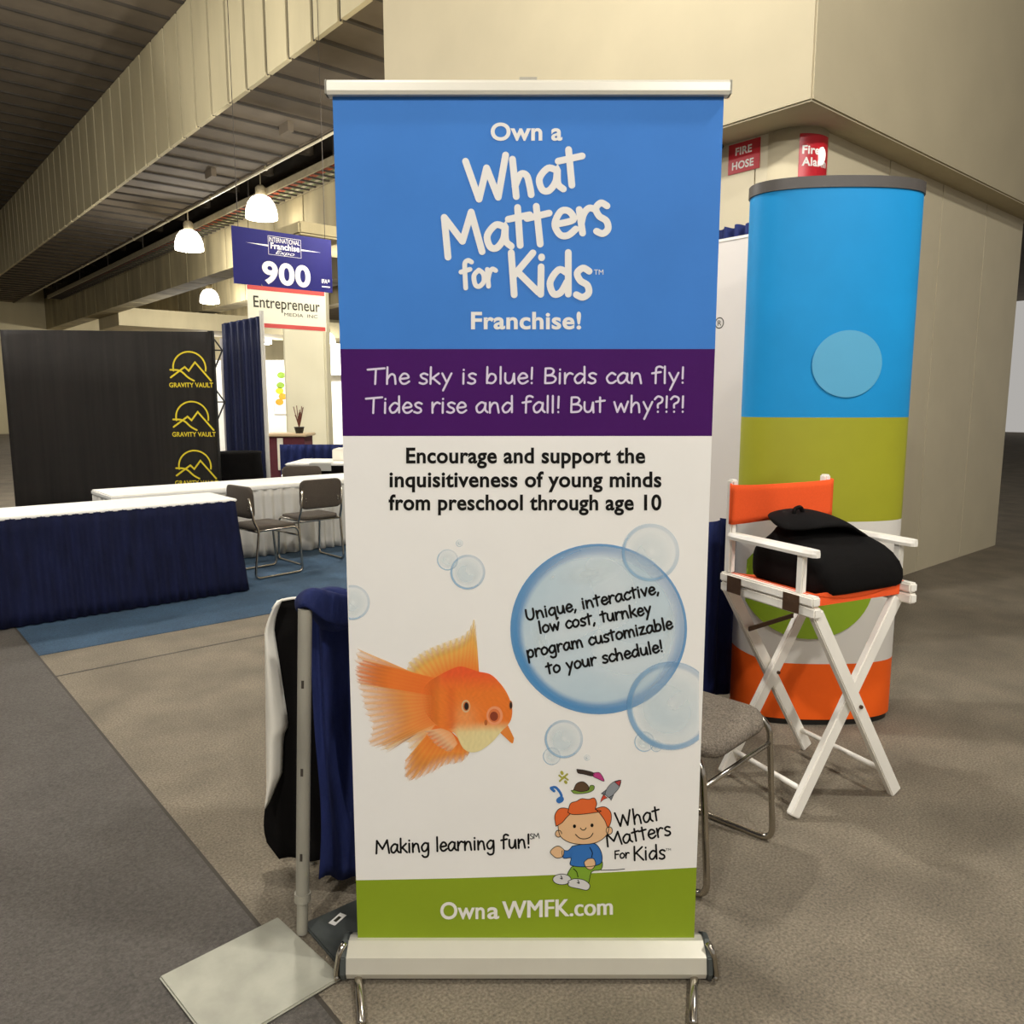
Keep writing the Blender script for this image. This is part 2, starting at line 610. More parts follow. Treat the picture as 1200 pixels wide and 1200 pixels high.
# ceiling: deck with shallow ribs, darker recess over the tray
DZ = 6.15
bm = NB()
HI = 8.0
box(bm, -30, 5.06, -14, 44, HI, HI + .15, 0)
box(bm, 5.06, 7.0, -14, 44, DZ, DZ + .15, 0)
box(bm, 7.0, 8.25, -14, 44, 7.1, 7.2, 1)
box(bm, 8.25, 45, -14, 44, DZ + .3, DZ + .45, 0)
box(bm, 6.93, 7.0, -14, 44, DZ - .03, 7.2, 0)
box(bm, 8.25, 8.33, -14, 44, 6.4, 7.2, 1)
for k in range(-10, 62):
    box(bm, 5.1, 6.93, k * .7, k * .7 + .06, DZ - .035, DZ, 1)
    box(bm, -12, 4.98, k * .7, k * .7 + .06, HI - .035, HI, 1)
for k in range(-6, 44, 2):
    box(bm, 7.0, 8.25, k, k + .18, 6.7, 7.1, 0)
for q in (12.9, 16.4):
    box(bm, 6.2, 6.3, q, q + .35, DZ - .16, DZ, 0)
o = struct(obj('ceiling', bm, [M['deck'], M['recess']]))
o.rotation_euler.z = HALL


def panel_beam(name, b0, b1, z0, z1, a0=-14, a1=44, step=.71, gap=.05, m='concrete'):
    bm = NB()
    box(bm, b0 + .03, b1 - .03, a0, a1, z0 + .01, z1, 1)
    a = a0
    while a < a1:
        box(bm, b0, b1, a, min(a1, a + step - gap), z0, z1 - .01, 0)
        a += step
    o = struct(obj(name, bm, [M[m], M['joint']]))
    o.rotation_euler.z = HALL
    return o


panel_beam('ceiling_beam', 5.0, 5.07, 6.0, HI, 7.6, 44, .69, .08)
panel_beam('ceiling_beam', 8.25, 8.9, 4.97, 6.44, 7.6, 44, 1.5, .06, 'aged')
panel_beam('ceiling_beam', 12.2, 13.0, 5.30, 6.44, 10, 44, 1.5, .06, 'aged')
panel_beam('ceiling_beam', 16.5, 17.2, 5.60, 6.44, 10, 44, 1.5, .06, 'aged')
panel_beam('ceiling_beam', -2.0, -1.5, 6.6, HI, -14, 44)
bm = NB()                                                        # dropped concrete slabs between the beams, along b
for a in (34,):
    box(bm, 8.9, 20, a, a + 3.0, 4.5, 5.2)
o = struct(obj('ceiling_slab', bm, M['concrete']))
o.rotation_euler.z = HALL

bm = NB()
box(bm, -20, 45, 44, 44.3, 0, 8.1)
o = struct(obj('wall_back', bm, M['concrete']))
o.rotation_euler.z = HALL

# service core on the right: two panelled walls, the bulkhead above
bm = NB()
for a0, a1 in ((3.05, 3.19), (3.20, 3.62), (3.635, 4.5), (4.515, 5.4), (5.415, 7.2)):
    box(bm, 4.97, 5.05, a0, a1, 0, 3.34, 0)
box(bm, 5.0, 5.04, 3.05, 7.2, 0, 3.34, 1)
o = struct(obj('wall_left', bm, [M['cream_wall'], M['joint']]))
o.rotation_euler.z = HALL
bm = NB()
for b0, b1 in ((5.2, 6.2), (6.215, 7.2), (7.215, 8.2), (8.215, 9.2)):
    box(bm, b0, b1, 2.83, 2.9, 0, 3.34, 0)
box(bm, 5.2, 9.2, 2.85, 2.88, 0, 3.34, 1)
o = struct(obj('wall_right', bm, [M['cream_wall'], M['joint']]))
o.rotation_euler.z = HALL
bm = NB()
box(bm, 4.64, 9.4, 2.61, 7.4, 3.3, HI)
o = struct(obj('ceiling_bulkhead', bm, M['soffit'], bevel=.012))
o.rotation_euler.z = HALL
bm = NB()
cyl(bm, 0, 0, 0, 3.34, .222, n=48)
COL = hall(5.18, 3.03)
o = struct(obj('column', bm, M['cream_wall'], smooth=False))
o.location = COL
for p in o.data.polygons:
    p.use_smooth = abs(p.normal.z) < .5

# far structural column and its beam behind the hanging signs
bm = NB()
box(bm, -3.59, -2.92, 12.5, 12.85, 0, 3.94)
o = struct(obj('column', bm, M['column'], bevel=.03))
bm = NB()
box(bm, 5.4, 7.2, 11.0, 12.4, 3.93, 4.12)
o = struct(obj('ceiling_capital', bm, M['aged'], bevel=.03))
o.rotation_euler.z = HALL

# cable tray
tray = thing('cable_tray', 'long ceiling tray carrying red, green and pale pipes across the hall', 'cable tray', hall(7.62, 0, 0), HALL)
bm = NB()
for b in (0, .56):
    box(bm, b, b + .04, 8.5, 40, 5.98, 6.12)
obj('side_rail', bm, M['galv'], tray)
bm = NB()
for k in range(105):
    box(bm, .04, .56, 8.6 + k * .3, 8.64 + k * .3, 5.98, 6.01)
obj('rung', bm, M['joint'], tray)['kind'] = 'stuff'
for b, r, m, z in ((.10, .05, 'pipe_red', 6.07), (.24, .045, 'pipe_red', 6.06), (.36, .05, 'pipe_green', 6.07), (.45, .035, 'pipe_white', 6.06), (.52, .03, 'pipe_green', 6.055)):
    bm = NB()
    tube(bm, [(b, 8.5, z), (b, 40, z)], r, 8)
    obj('pipe', bm, M[m], tray)
for k in range(8):
    bm = NB()
    bar(bm, (.01, 10 + k * 4, 6.1), (.01, 10 + k * 4, 6.69), .03, .03)
    obj('hanger_rod', bm, M['joint'], tray)
# conduit along the recess edge
cdt = thing('conduit', 'thin pale conduit run along the edge of the dark ceiling recess', 'conduit', hall(6.96, 0, 0), HALL)
bm = NB()
tube(bm, [(0, 8.5, 6.075), (0, 40, 6.075)], .024, 8)
obj('pipe', bm, M['pipe_white'], cdt)
for k in range(10):
    bm = NB()
    box(bm, -.03, .03, 9.5 + k * 3, 9.56 + k * 3, 6.05, 6.115)
    obj('bracket', bm, M['galv'], cdt)


# ------------------------------------------------------------------ hall lamps (each with its own light)
def lamp(x, y, z, label, power=1.0, top=None, light=True, proto=[None], grp='bell lamps hung from the hall ceiling', r=.13):
    if proto[0] is None:
        t = thing('pendant_lamp', label, 'lamp', (x, y, z), 0, grp)
        bm = NB()
        lathe(bm, [(.0, -.26), (.25, -.26), (.335, -.245), (.34, -.2), (.325, -.06), (.28, .08), (.2, .19), (.1, .24)], n=28)
        obj('lamp_shade', bm, M['glow'], t, smooth=True)
        bm = NB()
        lathe(bm, [(.1, .24), (.11, .26), (.11, .4), (.06, .45)], n=20)
        obj('ballast_housing', bm, M['galv'], t, smooth=True)
        bm = NB()
        cyl(bm, 0, 0, .45, 1.0, .015, n=8)
        obj('stem', bm, M['galv'], t)
        proto[0] = t
    else:
        t = copy_tree(proto[0])
        t['label'] = label
        t['group'] = grp
    t.location = (x, y, z)
    if top is None:
        top = HI if x * BX + y * BY < 5.0 else (DZ + .3 if x * BX + y * BY > 8.3 else (7.1 if x * BX + y * BY > 7.0 else DZ))
    for ch in t.children:
        if ch.name.startswith('stem'):
            ch.scale.z = 1.0
            ch.location.z = 0
            if top - z > 1.0:
                ch.scale.z = (top - z - .45) / .55
                ch.location.z = .45 - .45 * ch.scale.z
    if light:
        ld = bpy.data.lights.new('lamp_light', 'POINT')
        ld.energy = LAMP_POWER * power
        ld.color = LAMP_COLOUR
        ld.shadow_soft_size = r
        lo = bpy.data.objects.new('lamp_light', ld)
        C.objects.link(lo)
        lo.location = (x, y, z - .5)
    return t


lamp(-5.43, 17.7, 5.68, 'largest bell lamp glowing directly above the blue 900 sign', .12)
lamp(-10.9, 29.0, 5.28, 'small bell lamp glowing beside the lower edge of the blue sign', 1.6)
lamp(-7.95, 20.0, 5.45, 'bell lamp under the cable tray, cut by the edge of the photo', .5)
lamp(-14.6, 38.0, 4.9, 'faint bell lamp showing above the navy backdrop', 1.2)
lamp(-12.08, 39.0, 4.56, 'small distant bell lamp below the red bordered sign', .6)
lamp(-8.3, 36.0, 4.35, 'upper distant bell lamp between sign and banner', .8, 4.5)
lamp(-8.0, 37.5, 3.75, 'lower distant bell lamp between sign and banner', .5)
lamp(-1.2, 10.5, 4.9, 'unseen bell lamp added behind the banner to light the far hall', .75)  # added out of sight to brighten the far column and booths
lamp(-0.9, 4.0, 5.7, 'bell lamp hung high over the carpet behind the banner', .7)
lamp(3.0, 1.2, 5.7, 'bell lamp hung high over the director chair side', 1.0)
lamp(-1.6, -2.6, 5.7, 'bell lamp hung behind the photographer, aisle side', 1.15)
lamp(2.2, -4.0, 5.7, 'bell lamp hung behind the photographer, booth side', 1.15)
lamp(-6.5, 6.5, 5.7, 'bell lamp hung over the neighbouring navy skirted booth', 1.0)
lamp(-6.6, 9.2, 5.7, 'unseen bell lamp added over the far left aisle to light the panelled beam', 1.0)  # added beyond the view to lift the face of the panelled beam

fl_ = thing('unseen_fill_lamp', 'unseen lamp added behind the cream column to brighten the booth wall', 'lamp', (-3.42, 13.25, 0))  # made-up lamp out of sight behind the column, added to brighten the booth walls
bm = NB()
cyl(bm, 0, 0, 0, .02, .16, n=24)
obj('base', bm, M['black'], fl_)
bm = NB()
cyl(bm, 0, 0, .02, 2.2, .014, n=12)
obj('pole', bm, M['black'], fl_)
bm = NB()
lathe(bm, [(.10, 2.2), (.16, 2.22), (.17, 2.3), (.14, 2.42), (.06, 2.46)], n=24)
obj('lamp_shade', bm, M['glow'], fl_, smooth=True)
ld = bpy.data.lights.new('lamp_light', 'POINT')
ld.energy = 260
ld.color = LAMP_COLOUR
ld.shadow_soft_size = .12
lo = bpy.data.objects.new('lamp_light', ld)
C.objects.link(lo)
lo.location = (-3.42, 13.25, 2.62)

# =================================================================== BANNER STAND
BN = (0.037, 1.9, 0.0)
CT, ST = math.cos(R(8)), math.sin(R(8))


def on_banner(p, lay=0.0):
    """measured photo coordinates -> the flat print of the banner (local coordinates of the stand)"""
    a = (p[0] - 600) / 917
    b = (p[1] - 600) / 917
    t = 1.9 / (CT - b * ST)
    return Vector((a * t - BN[0], -0.0010 - lay, 1.5 + (-ST - b * CT) * t))


banner = thing('banner_stand', 'tall roll up banner with blue, purple, white and green bands and a goldfish', 'banner', BN)
HW = .4465
bm = NB()
zs = [2.192, on_banner((600, 409))[2], on_banner((600, 511))[2], on_banner((600, 1026))[2], .085]
NX = 28


def curve_y(x, z):
    return 0.0


# printed panel: blue, purple, white, green (its top edge slopes gently)
for k, mi in ((0, 0), (1, 1), (2, 2), (3, 3)):
    def f(u, v, k=k):
        x = -HW + 2 * HW * u
        za, zb = zs[k], zs[k + 1]
        if k == 2:
            zb = on_banner((418 + 395 * u, 1031.5 - 15 * u + 2.5 * math.sin(PI * u) * 1.0))[2]
        if k == 3:
            za = on_banner((418 + 395 * u, 1031.5 - 15 * u + 2.5 * math.sin(PI * u) * 1.0))[2]
        return (x, 0, za + (zb - za) * v)
    sheet(bm, f, NX, 10, mi)
bmesh.ops.remove_doubles(bm, verts=bm.verts[:], dist=1e-5)
gp = obj('graphic_panel', bm, [M['b_blue'], M['b_purple'], M['vinyl'], M['b_green']], banner)
thick(gp, .0006, 0)
bm = NB()
loft(bm, [[(x, y, z) for y, z in ((-.013, 2.19), (-.016, 2.198), (-.016, 2.215), (-.010, 2.222), (.010, 2.222), (.016, 2.215), (.016, 2.198), (.013, 2.19))] for x in (-.456, .456)])
rail = obj('top_rail', bm, M['cream_rail'], banner)
for sx in (-1, 1):
    bm = NB()
    box(bm, min(sx * .456, sx * .461), max(sx * .456, sx * .461), -.017, .017, 2.189, 2.223)
    obj('end_cap', bm, M['steel'], rail, bevel=.003)
bm = NB()
loft(bm, [[(x, y, z) for y, z in ((-.05, .012), (-.058, .03), (-.05, .07), (-.012, .092), (.012, .092), (.05, .07), (.058, .03), (.05, .012))] for x in (-.468, .468)])
cas = obj('cassette', bm, M['cassette'], banner)
for sx in (-1, 1):
    bm = NB()
    loft(bm, [[(x, y * 1.06, z) for y, z in ((-.05, .008), (-.058, .03), (-.05, .072), (-.012, .098), (.012, .098), (.05, .072), (.058, .03), (.05, .008))] for x in (sx * .468, sx * .484)])
    obj('end_cap', bm, M['dark_steel'], cas, bevel=.003)
    bm = NB()
    tube(bm, fillet([(sx * .40, -.2, .012), (sx * .45, 0, .012), (sx * .40, .2, .012)], .05), .011, 10)
    obj('foot', bm, M['chrome'], banner, smooth=True)
    bm = NB()
    tube(bm, fillet([(sx * .474, -.03, .10), (sx * .485, -.045, .085), (sx * .495, -.05, .02), (sx * .49, -.055, .012)], .02), .008, 8)
    obj('latch', bm, M['chrome'], cas, smooth=True)
bm = NB()
cyl(bm, 0, .035, .08, 2.2, .011, n=14)
box(bm, -.02, .02, .0, .05, 2.2, 2.232)
obj('support_pole', bm, M['steel'], banner)

# --- writing on the blue field
bm = NB()
typeset(bm, 'Own a', 575, 659, 165, 21, on_banner, 2e-4, .028)
obj('heading_print', bm, M['ink_white'], gp)
bm = NB()
typeset(bm, 'Franchise!', 552, 681, 386, 20.5, on_banner, 2e-4, .028)
obj('heading_print', bm, M['ink_white'], gp)
bm = NB()
L2 = 2e-4
for ch, x0, y0, x1, y1, cp in (
        ('W', 548, 236, 598, 231, 51), ('h', 601, 231, 625, 228, 44), ('a', 630, 226, 658, 223, 44), ('t', 656, 220, 683, 217, 48),
        ('M', 522, 302, 565, 295, 52), ('a', 569, 293, 597, 290, 45), ('t', 597, 290, 621, 288, 51), ('t', 620, 289, 645, 286, 51),
        ('e', 647, 278, 674, 276, 49), ('r', 678, 274, 699, 271, 45), ('s', 697, 275, 714, 273, 58),
        ('K', 598, 346, 630, 343, 52), ('i', 628, 345, 638, 345, 52), ('d', 641, 346, 668, 346, 50), ('s', 673, 349, 691, 348, 55)):
    write(bm, ch, x0, y0, x1, y1, cp, 8.0, on_banner, L2)
    L2 += 3e-5
write(bm, 'for', 541, 338, 581, 335, 32, 5.6, on_banner, L2)
L2 = 2e-4
typeset(bm, 'TM', 696, 707, 322, 6, on_banner, L2, 0)
obj('logo_lettering', bm, M['ink_white'], gp)
bm = NB()
write(bm, 'The sky is blue! Birds can fly!', 431, 450, 802, 449, 19.5, 2.4, on_banner, L2)
obj('slogan_print', bm, M['ink_lilac'], gp)
bm = NB()
write(bm, 'Tides rise and fall! But why?!?!', 429, 484, 802, 483, 19.5, 2.4, on_banner, L2)
obj('slogan_print', bm, M['ink_lilac'], gp)
for txt, x0, x1, yb in (('Encourage and support the', 476, 756, 543), ('inquisitiveness of young minds', 456.5, 775, 571), ('from preschool through age 10', 455.5, 775, 598)):
    bm = NB()
    typeset(bm, txt, x0, x1, yb, 18.5, on_banner, L2, .026)
    obj('text_line', bm, M['ink_black'], gp)
bm = NB()
write(bm, 'Making learning fun!', 440, 1000, 621, 993, 16.5, 2.3, on_banner, L2)
write(bm, 'SM', 621, 983, 632, 982, 6.5, .9, on_banner, L2)
obj('slogan_print', bm, M['ink_black'], gp)
bm = NB()
typeset(bm, 'Own', 516, 568, 1077, 20, on_banner, L2, .02, slope=-.006)
typeset(bm, 'a', 571, 585, 1076.5, 20, on_banner, L2, .02)
for k, dx in enumerate((-.7, 0, .7)):
    typeset(bm, 'WMFK.com', 589 + dx, 717.5 + dx, 1076, 20, on_banner, L2 + k * 2e-5, 0, slope=-.035)
obj('web_address_print', bm, M['ink_white'], gp)

# --- bubbles: pale blue rings of ink, denser to the rim
DEEP, MID, PALE = rgb('4A94CC'), rgb('A6D0E8'), rgb('DCEAEE')


def bubble(name, cx, cy, r, strong, lay, clip=None, squash=1.0):
    rad = [0, .2, .4, .6, .74, .84, .9, .94, .965, .985, 1.0]
    n = 72
    vs, cs, fs = [], [], []
    for ri, q in enumerate(rad):
        for k in range(n):
            a = 2 * PI * k / n
            x, y = cx + r * q * math.cos(a), cy + r * q * math.sin(a) * squash
            if clip:
                x = min(max(x, clip[0]), clip[1])
            vs.append(on_banner((x, y), lay))
            side = .5 + .5 * math.cos(a - R(140))          # ink heavier toward the lower left
            up = .5 - .5 * math.sin(a)
            if q < .9:
                t = q / .9
                al = (.24 + .30 * strong) * (.55 + .45 * math.sin(3.2 * t + .4)) * (.75 + .25 * side)
                c = tuple(PALE[i] * (1 - .75 * strong) + MID[i] * .75 * strong for i in range(3))
                if strong > .7:
                    al = .30 + .22 * q * q * (.4 + .6 * side) + .05 * math.sin(3 * a + 4 * q)
            else:
                al = (.30 + .55 * strong) * (.42 + .58 * side if q < .985 else .35 + .5 * strong)
                c = tuple(MID[i] * (1 - strong) + DEEP[i] * strong for i in range(3))
                if q < .94 and strong > .7:
                    al *= .8
            cs.append((*c, max(0, min(1, al))))
    for ri in range(len(rad) - 1):
        for k in range(n):
            k2 = (k + 1) % n
            if ri == 0:
                fs.append((k, n + k, n + k2))
            else:
                fs.append((ri * n + k, (ri + 1) * n + k, (ri + 1) * n + k2, ri * n + k2))
    return ink_obj(name, vs, fs, cs, gp)


bubble('bubble_print', 701.5, 737, 103.5, 1.0, 3e-4, squash=.965)
bubble('bubble_print', 762, 647.5, 34, .35, 4e-4)
bubble('bubble_print', 786, 827, 52, .62, 4.5e-4, clip=(700, 819.0))
bubble('bubble_print', 660.5, 866, 22.5, .5, 3e-4)
bubble('bubble_print', 646.5, 886, 10.5, .3, 3.5e-4)
bubble('bubble_print', 688, 887.5, 3.6, .3, 3e-4)
bubble('bubble_print', 755, 869, 12, .35, 3e-4)
bubble('bubble_print', 769, 874, 7, .3, 3.2e-4)
bubble('bubble_print', 548, 670.5, 20.5, .5, 3e-4)
bubble('bubble_print', 524.5, 656, 12.5, .35, 3.4e-4)
bubble('bubble_print', 538.5, 636.5, 4.2, .35, 3e-4)
bubble('bubble_print', 413, 706, 20.5, .4, 3e-4, clip=(408.6, 440))
# paler glints inside the large bubble
for i, (cx, cy, rx, ry, an) in enumerate(((690, 672, 40, 16, -12), (785, 735, 7, 40, 8), (636, 760, 9, 42, -20), (648, 676, 5, 3, -35))):
    vs, cs, fs = [on_banner((cx, cy), 5e-4)], [(*rgb('EAF1EF'), .38)], []
    for k in range(32):
        a = 2 * PI * k / 32
        x, y = rx * math.cos(a), ry * math.sin(a)
        ca, sa = math.cos(R(an)), math.sin(R(an))
        vs.append(on_banner((cx + x * ca - y * sa, cy + x * sa + y * ca), 5e-4))
        cs.append((*rgb('EAF1EF'), .0))
    for k in range(32):
        fs.append((0, 1 + k, 1 + (k + 1) % 32))
    ink_obj('glint_print', vs, fs, cs, gp)
for txt, x0, y0, x1, y1 in (('Unique, interactive,', 617, 727, 772, 695), ('low cost, turnkey', 632, 742, 763, 719), ('program customizable', 618, 771, 788, 736), ('to your schedule!', 641, 790, 777, 763)):
    bm = NB()
    write(bm, txt, x0, y0, x1, y1, 14, 2.5, on_banner, 7e-4)
    obj('bubble_text', bm, M['ink_black'], gp)


# --- goldfish
def F(p):
    return (400 + p[0] * .36667, 600 + p[1] * .36667)


def resample(pts, n, smooth=True):
    if smooth:
        pts = catmull(pts, 8)
    d = [0]
    for a, b in zip(pts, pts[1:]):
        d.append(d[-1] + math.hypot(b[0] - a[0], b[1] - a[1]))
    out = []
    j = 0
    for k in range(n):
        s = d[-1] * k / (n - 1)
        while j < len(d) - 2 and d[j + 1] < s:
            j += 1
        t = (s - d[j]) / max(1e-9, d[j + 1] - d[j])
        out.append(lerp(pts[j], pts[j + 1], t))
    return out


def fin(name, base, tip, c0, c1, fade0, rays, lay, n=90, m=16, streak=.35, seed=1, sag=0, ragged=.08):
    rnd = random.Random(seed)
    B_ = resample(base, n)
    T_ = resample(tip, n)
    ph = [rnd.random() for _ in range(n)]
    vs, cs, fs = [], [], []
    for i in range(n):
        rg = 1 - ragged * (.5 + .5 * math.sin(i * 2 * PI * rays / n)) - ragged * ph[i] * .6
        for j in range(m + 1):
            t = j / m
            q = lerp(B_[i], T_[i], t * rg)
            q = (q[0], q[1] + sag * math.sin(PI * t))
            vs.append(on_banner(F(q), lay))
            s = .5 + .5 * math.sin(i * 2 * PI * rays / n + .8 * t)
            k = min(1, max(0, t + streak * (s - .5) * (.3 + t)))
            c = lerp(rgb(c0), rgb(c1), k)
            al = 1.0 if t < fade0 or fade0 >= 1 else 1 - (t - fade0) / (1 - fade0) * (.55 + .45 * (1 - s))
            cs.append((*c, max(0, al)))
    for i in range(n - 1):
        for j in range(m):
            a = i * (m + 1) + j
            fs.append((a, a + 1, a + m + 2, a + m + 1))
    return ink_obj(name, vs, fs, cs, fish)


bm = NB()
FB = [(440, 510), (478, 519), (512, 552), (534, 588), (546, 628), (540, 668), (512, 700), (478, 738), (432, 766), (392, 757), (362, 706), (318, 690), (276, 650), (256, 600), (268, 556), (308, 524), (372, 494), (410, 500)]
rim = resample(FB + FB[:1], 97)[:96]
ctr = (410, 620)
fish_v, fish_c, fish_f = [], [], []
NR = 16
for j in range(NR + 1):
    t = j / NR
    for i, p in enumerate(rim):
        q = lerp(ctr, p, t)
        fish_v.append(on_banner(F(q), 6.5e-4))
        x, y = q
        c = rgb('EE7A26')
        top = max(0, min(1, (575 - y) / 60))
        c = lerp(c, rgb('EE5A26'), top)
        tail = max(0, min(1, (330 - x) / 70))
        c = lerp(c, rgb('F08A34'), tail)
        bel = max(0, min(1, (y - 668) / 34)) * max(0, min(1, (x - 345) / 30))
        c = lerp(c, rgb('E9D79A'), bel)
        cheek = math.exp(-((x - 395) ** 2 + (y - 655) ** 2) / 1500)
        c = lerp(c, rgb('F2A05C'), cheek * .7)
        gill = math.exp(-((x - 352) ** 2) / 160) * (1 if 560 < y < 690 else 0)
        c = lerp(c, rgb('D9551A'), gill * .5)
        sp = .06 * math.sin(x * .35 + 1.7 * math.sin(y * .2)) * math.sin(y * .41)
        c = tuple(max(0, v * (1 + sp)) for v in c)
        fish_c.append((*c, max(0, min(1, (x - 262) / 55))))
for j in range(NR):
    for i in range(96):
        a, b = j * 96 + i, j * 96 + (i + 1) % 96
        if j == 0:
            fish_f.append((a, a + 96, b + 96))
        else:
            fish_f.append((a, a + 96, b + 96, b))
fish = ink_obj('goldfish_print', fish_v, fish_f, fish_c, gp)
# fins print (kept inside the goldfish print as sub-parts of the panel would go a level too deep: they share its level)
FIN_PARENT = gp
fish_keep = fish
fish = gp
fin('tail_fin_print', [(340, 560), (330, 590), (330, 630), (345, 660)],
    [(38, 430), (36, 480), (40, 540), (60, 620), (85, 690), (78, 748), (140, 752), (190, 725)], 'EC7026', 'F6B25A', .42, 20, 5.2e-4, ragged=.06, seed=3)
fin('tail_fin_print', [(340, 540), (320, 566), (320, 590)], [(60, 470), (40, 500), (48, 545)], 'EE6E24', 'F2842E', .6, 6, 5.6e-4, ragged=.03, seed=9)
fin('lower_fin_print', [(320, 640), (340, 668), (365, 690)],
    [(110, 748), (140, 772), (190, 735), (215, 770), (200, 850), (235, 860)], 'F08A40', 'F8CC8A', .45, 12, 5.0e-4, seed=5, ragged=.06)
fin('pelvic_fin_print', [(300, 680), (350, 700), (400, 752)],
    [(198, 800), (205, 862), (270, 845), (330, 812), (385, 800), (417, 762)], 'EA6E1E', 'F5A646', .5, 12, 5.4e-4, seed=6, ragged=.05)
fin('dorsal_fin_print', [(268, 562), (310, 528), (372, 500), (410, 502), (440, 512)],
    [(207, 520), (214, 478), (262, 442), (330, 412), (384, 392), (410, 368), (426, 336), (432, 392)], 'EE7E2C', 'EFC862', .55, 17, 5.0e-4, seed=7, ragged=.04)
fin('pectoral_fin_print', [(505, 702), (522, 690), (532, 680)], [(540, 735), (548, 738), (552, 722)], 'EE8A3C', 'E8862C', 1.0, 3, 5.8e-4, n=24, ragged=0)
fin('pectoral_fin_print', [(318, 690), (352, 705), (372, 740)], [(262, 700), (300, 745), (345, 770)], 'F2A468', 'F6CFA0', .4, 7, 6.8e-4, n=50, seed=11, ragged=.05)


def dots(name, lst, lay):
    vs, cs, fs = [], [], []
    for cx, cy, rx, ry, col in lst:
        b = len(vs)
        for k in range(28):
            a = 2 * PI * k / 28
            vs.append(on_banner(F((cx + rx * math.cos(a), cy + ry * math.sin(a))), lay))
            cs.append((*rgb(col), 1))
        fs.append(tuple(range(b, b + 28)))
        lay += 2e-5
    return ink_obj(name, vs, fs, cs, gp)


dots('eye_print', [(398, 620, 14, 20, 'D9B98C'), (399, 620, 10, 15, 'C86A30'), (400, 620, 7, 12, '1A1512')], 7e-4)
dots('eye_print', [(541, 617, 6, 15, 'C86A30'), (542, 617, 4, 11, '1A1512')], 7e-4)
dots('mouth_print', [(490, 650, 26, 30, 'F09A6A'), (489, 650, 19, 22, 'E0763E'), (488, 652, 13, 15, '8E3A1C'), (462, 672, 5, 9, 'B8622C')], 7e-4)

# --- logo: sitting boy with floating learning symbols, and its lettering
def G(p):
    return (400 + p[0] * .36667, 860 + p[1] * .36667)


def inked(lst, name, line=1.0, lay=3e-4):
    """flat printed shapes with a thin dark outline: (colour, points, smooth)"""
    bm = NB()
    mats = []
    for col, pts, sm in lst:
        pts = [G(p) for p in pts]
        if sm:
            pts = catmull(pts + pts[:1], 6)[:-1]
        key = 'print_' + col
        if key not in M:
            M[key] = mat(key, col, .6, noise=.02, scale=9)
        if M[key] not in mats:
            mats.append(M[key])
        poly(bm, pts, on_banner, lay, mats.index(M[key]))
        lay += 2e-5
        if line:
            f0 = len(bm.faces)
            ribbon(bm, [Vector(p) for p in pts] + [Vector(pts[0])], line / 2, on_banner, lay)
            bm.faces.ensure_lookup_table()
            if M['ink_black'] not in mats:
                mats.append(M['ink_black'])
            for i in range(f0, len(bm.faces)):
                bm.faces[i].material_index = mats.index(M['ink_black'])
            lay += 2e-5
    return obj(name, bm, mats, gp)


def ell(cx, cy, rx, ry, n=20):
    return [(cx + rx * math.cos(2 * PI * k / n), cy + ry * math.sin(2 * PI * k / n)) for k in range(n)]


SKIN = 'E9BC8C'
inked([
    ('7FA428', [(735, 425), (722, 450), (728, 472), (760, 470), (788, 478), (800, 440), (830, 432), (832, 405), (800, 400)], True),
    ('D9D6D2', ell(705, 464, 29, 17), True),
    ('D9D6D2', [(725, 470), (745, 462), (775, 466), (794, 482), (786, 498), (760, 494), (728, 486)], True),
    ('2F6FB6', [(738, 358), (724, 372), (706, 372), (710, 396), (734, 396), (732, 418), (770, 424), (812, 420), (832, 408), (830, 376), (810, 350), (770, 352)], True),
    (SKIN, [(712, 370), (696, 358), (680, 362), (668, 376), (676, 388), (690, 396), (708, 390)], True),
    (SKIN, [(788, 398), (776, 410), (784, 428), (800, 432), (812, 416), (806, 398)], True),
    (SKIN, ell(694, 318, 10, 11), True), (SKIN, ell(856, 308, 10, 12), True),
    (SKIN, [(692, 292), (720, 250), (770, 234), (822, 244), (852, 284), (850, 318), (820, 344), (775, 352), (730, 346), (700, 326)], True),
    ('E4672A', [(686, 294), (682, 262), (694, 240), (714, 236), (736, 246), (718, 268), (704, 284)], True),
    ('E4672A', [(812, 238), (840, 232), (860, 248), (862, 276), (852, 298), (842, 276), (828, 256)], True),
    ('E4672A', [(724, 250), (732, 222), (752, 214), (768, 206), (790, 208), (808, 204), (816, 222), (812, 240), (830, 246), (800, 252), (764, 256), (738, 256)], True),
], 'boy_print', .8, 3e-4)
bm = NB()
ly = 9.5e-4
for c in ((745, 294), (801, 291)):
    poly(bm, [G(q) for q in ell(c[0], c[1], 5, 6)], on_banner, ly)
for pts in ([(764, 300), (770, 306), (778, 305), (782, 299)], [(748, 320), (762, 332), (780, 334), (796, 328), (804, 316)],
            [(794, 362), (802, 378), (800, 392)], [(742, 430), (752, 440), (756, 456)], [(702, 452), (706, 462), (700, 460)], [(756, 466), (760, 476), (754, 474)]):
    ribbon(bm, [Vector(G(q)) for q in catmull(pts, 5)], .5, on_banner, ly)
    ly += 4e-6
obj('face_print', bm, M['ink_black'], gp)
inked([('3A2A20', [(752, 112), (780, 116), (806, 124), (802, 134), (775, 128), (756, 124)], True),
       ('C03A80', [(806, 124), (826, 124), (840, 150), (818, 142), (804, 134)], True)], 'paintbrush_print', .6)
inked([('7D9A3A', [(734, 180), (760, 178), (788, 176), (796, 164), (808, 166), (806, 178), (792, 186), (770, 190), (745, 190)], True),
       ('5A4028', [(742, 178), (752, 158), (772, 152), (788, 164), (790, 178), (766, 184)], True)], 'turtle_print', .6)
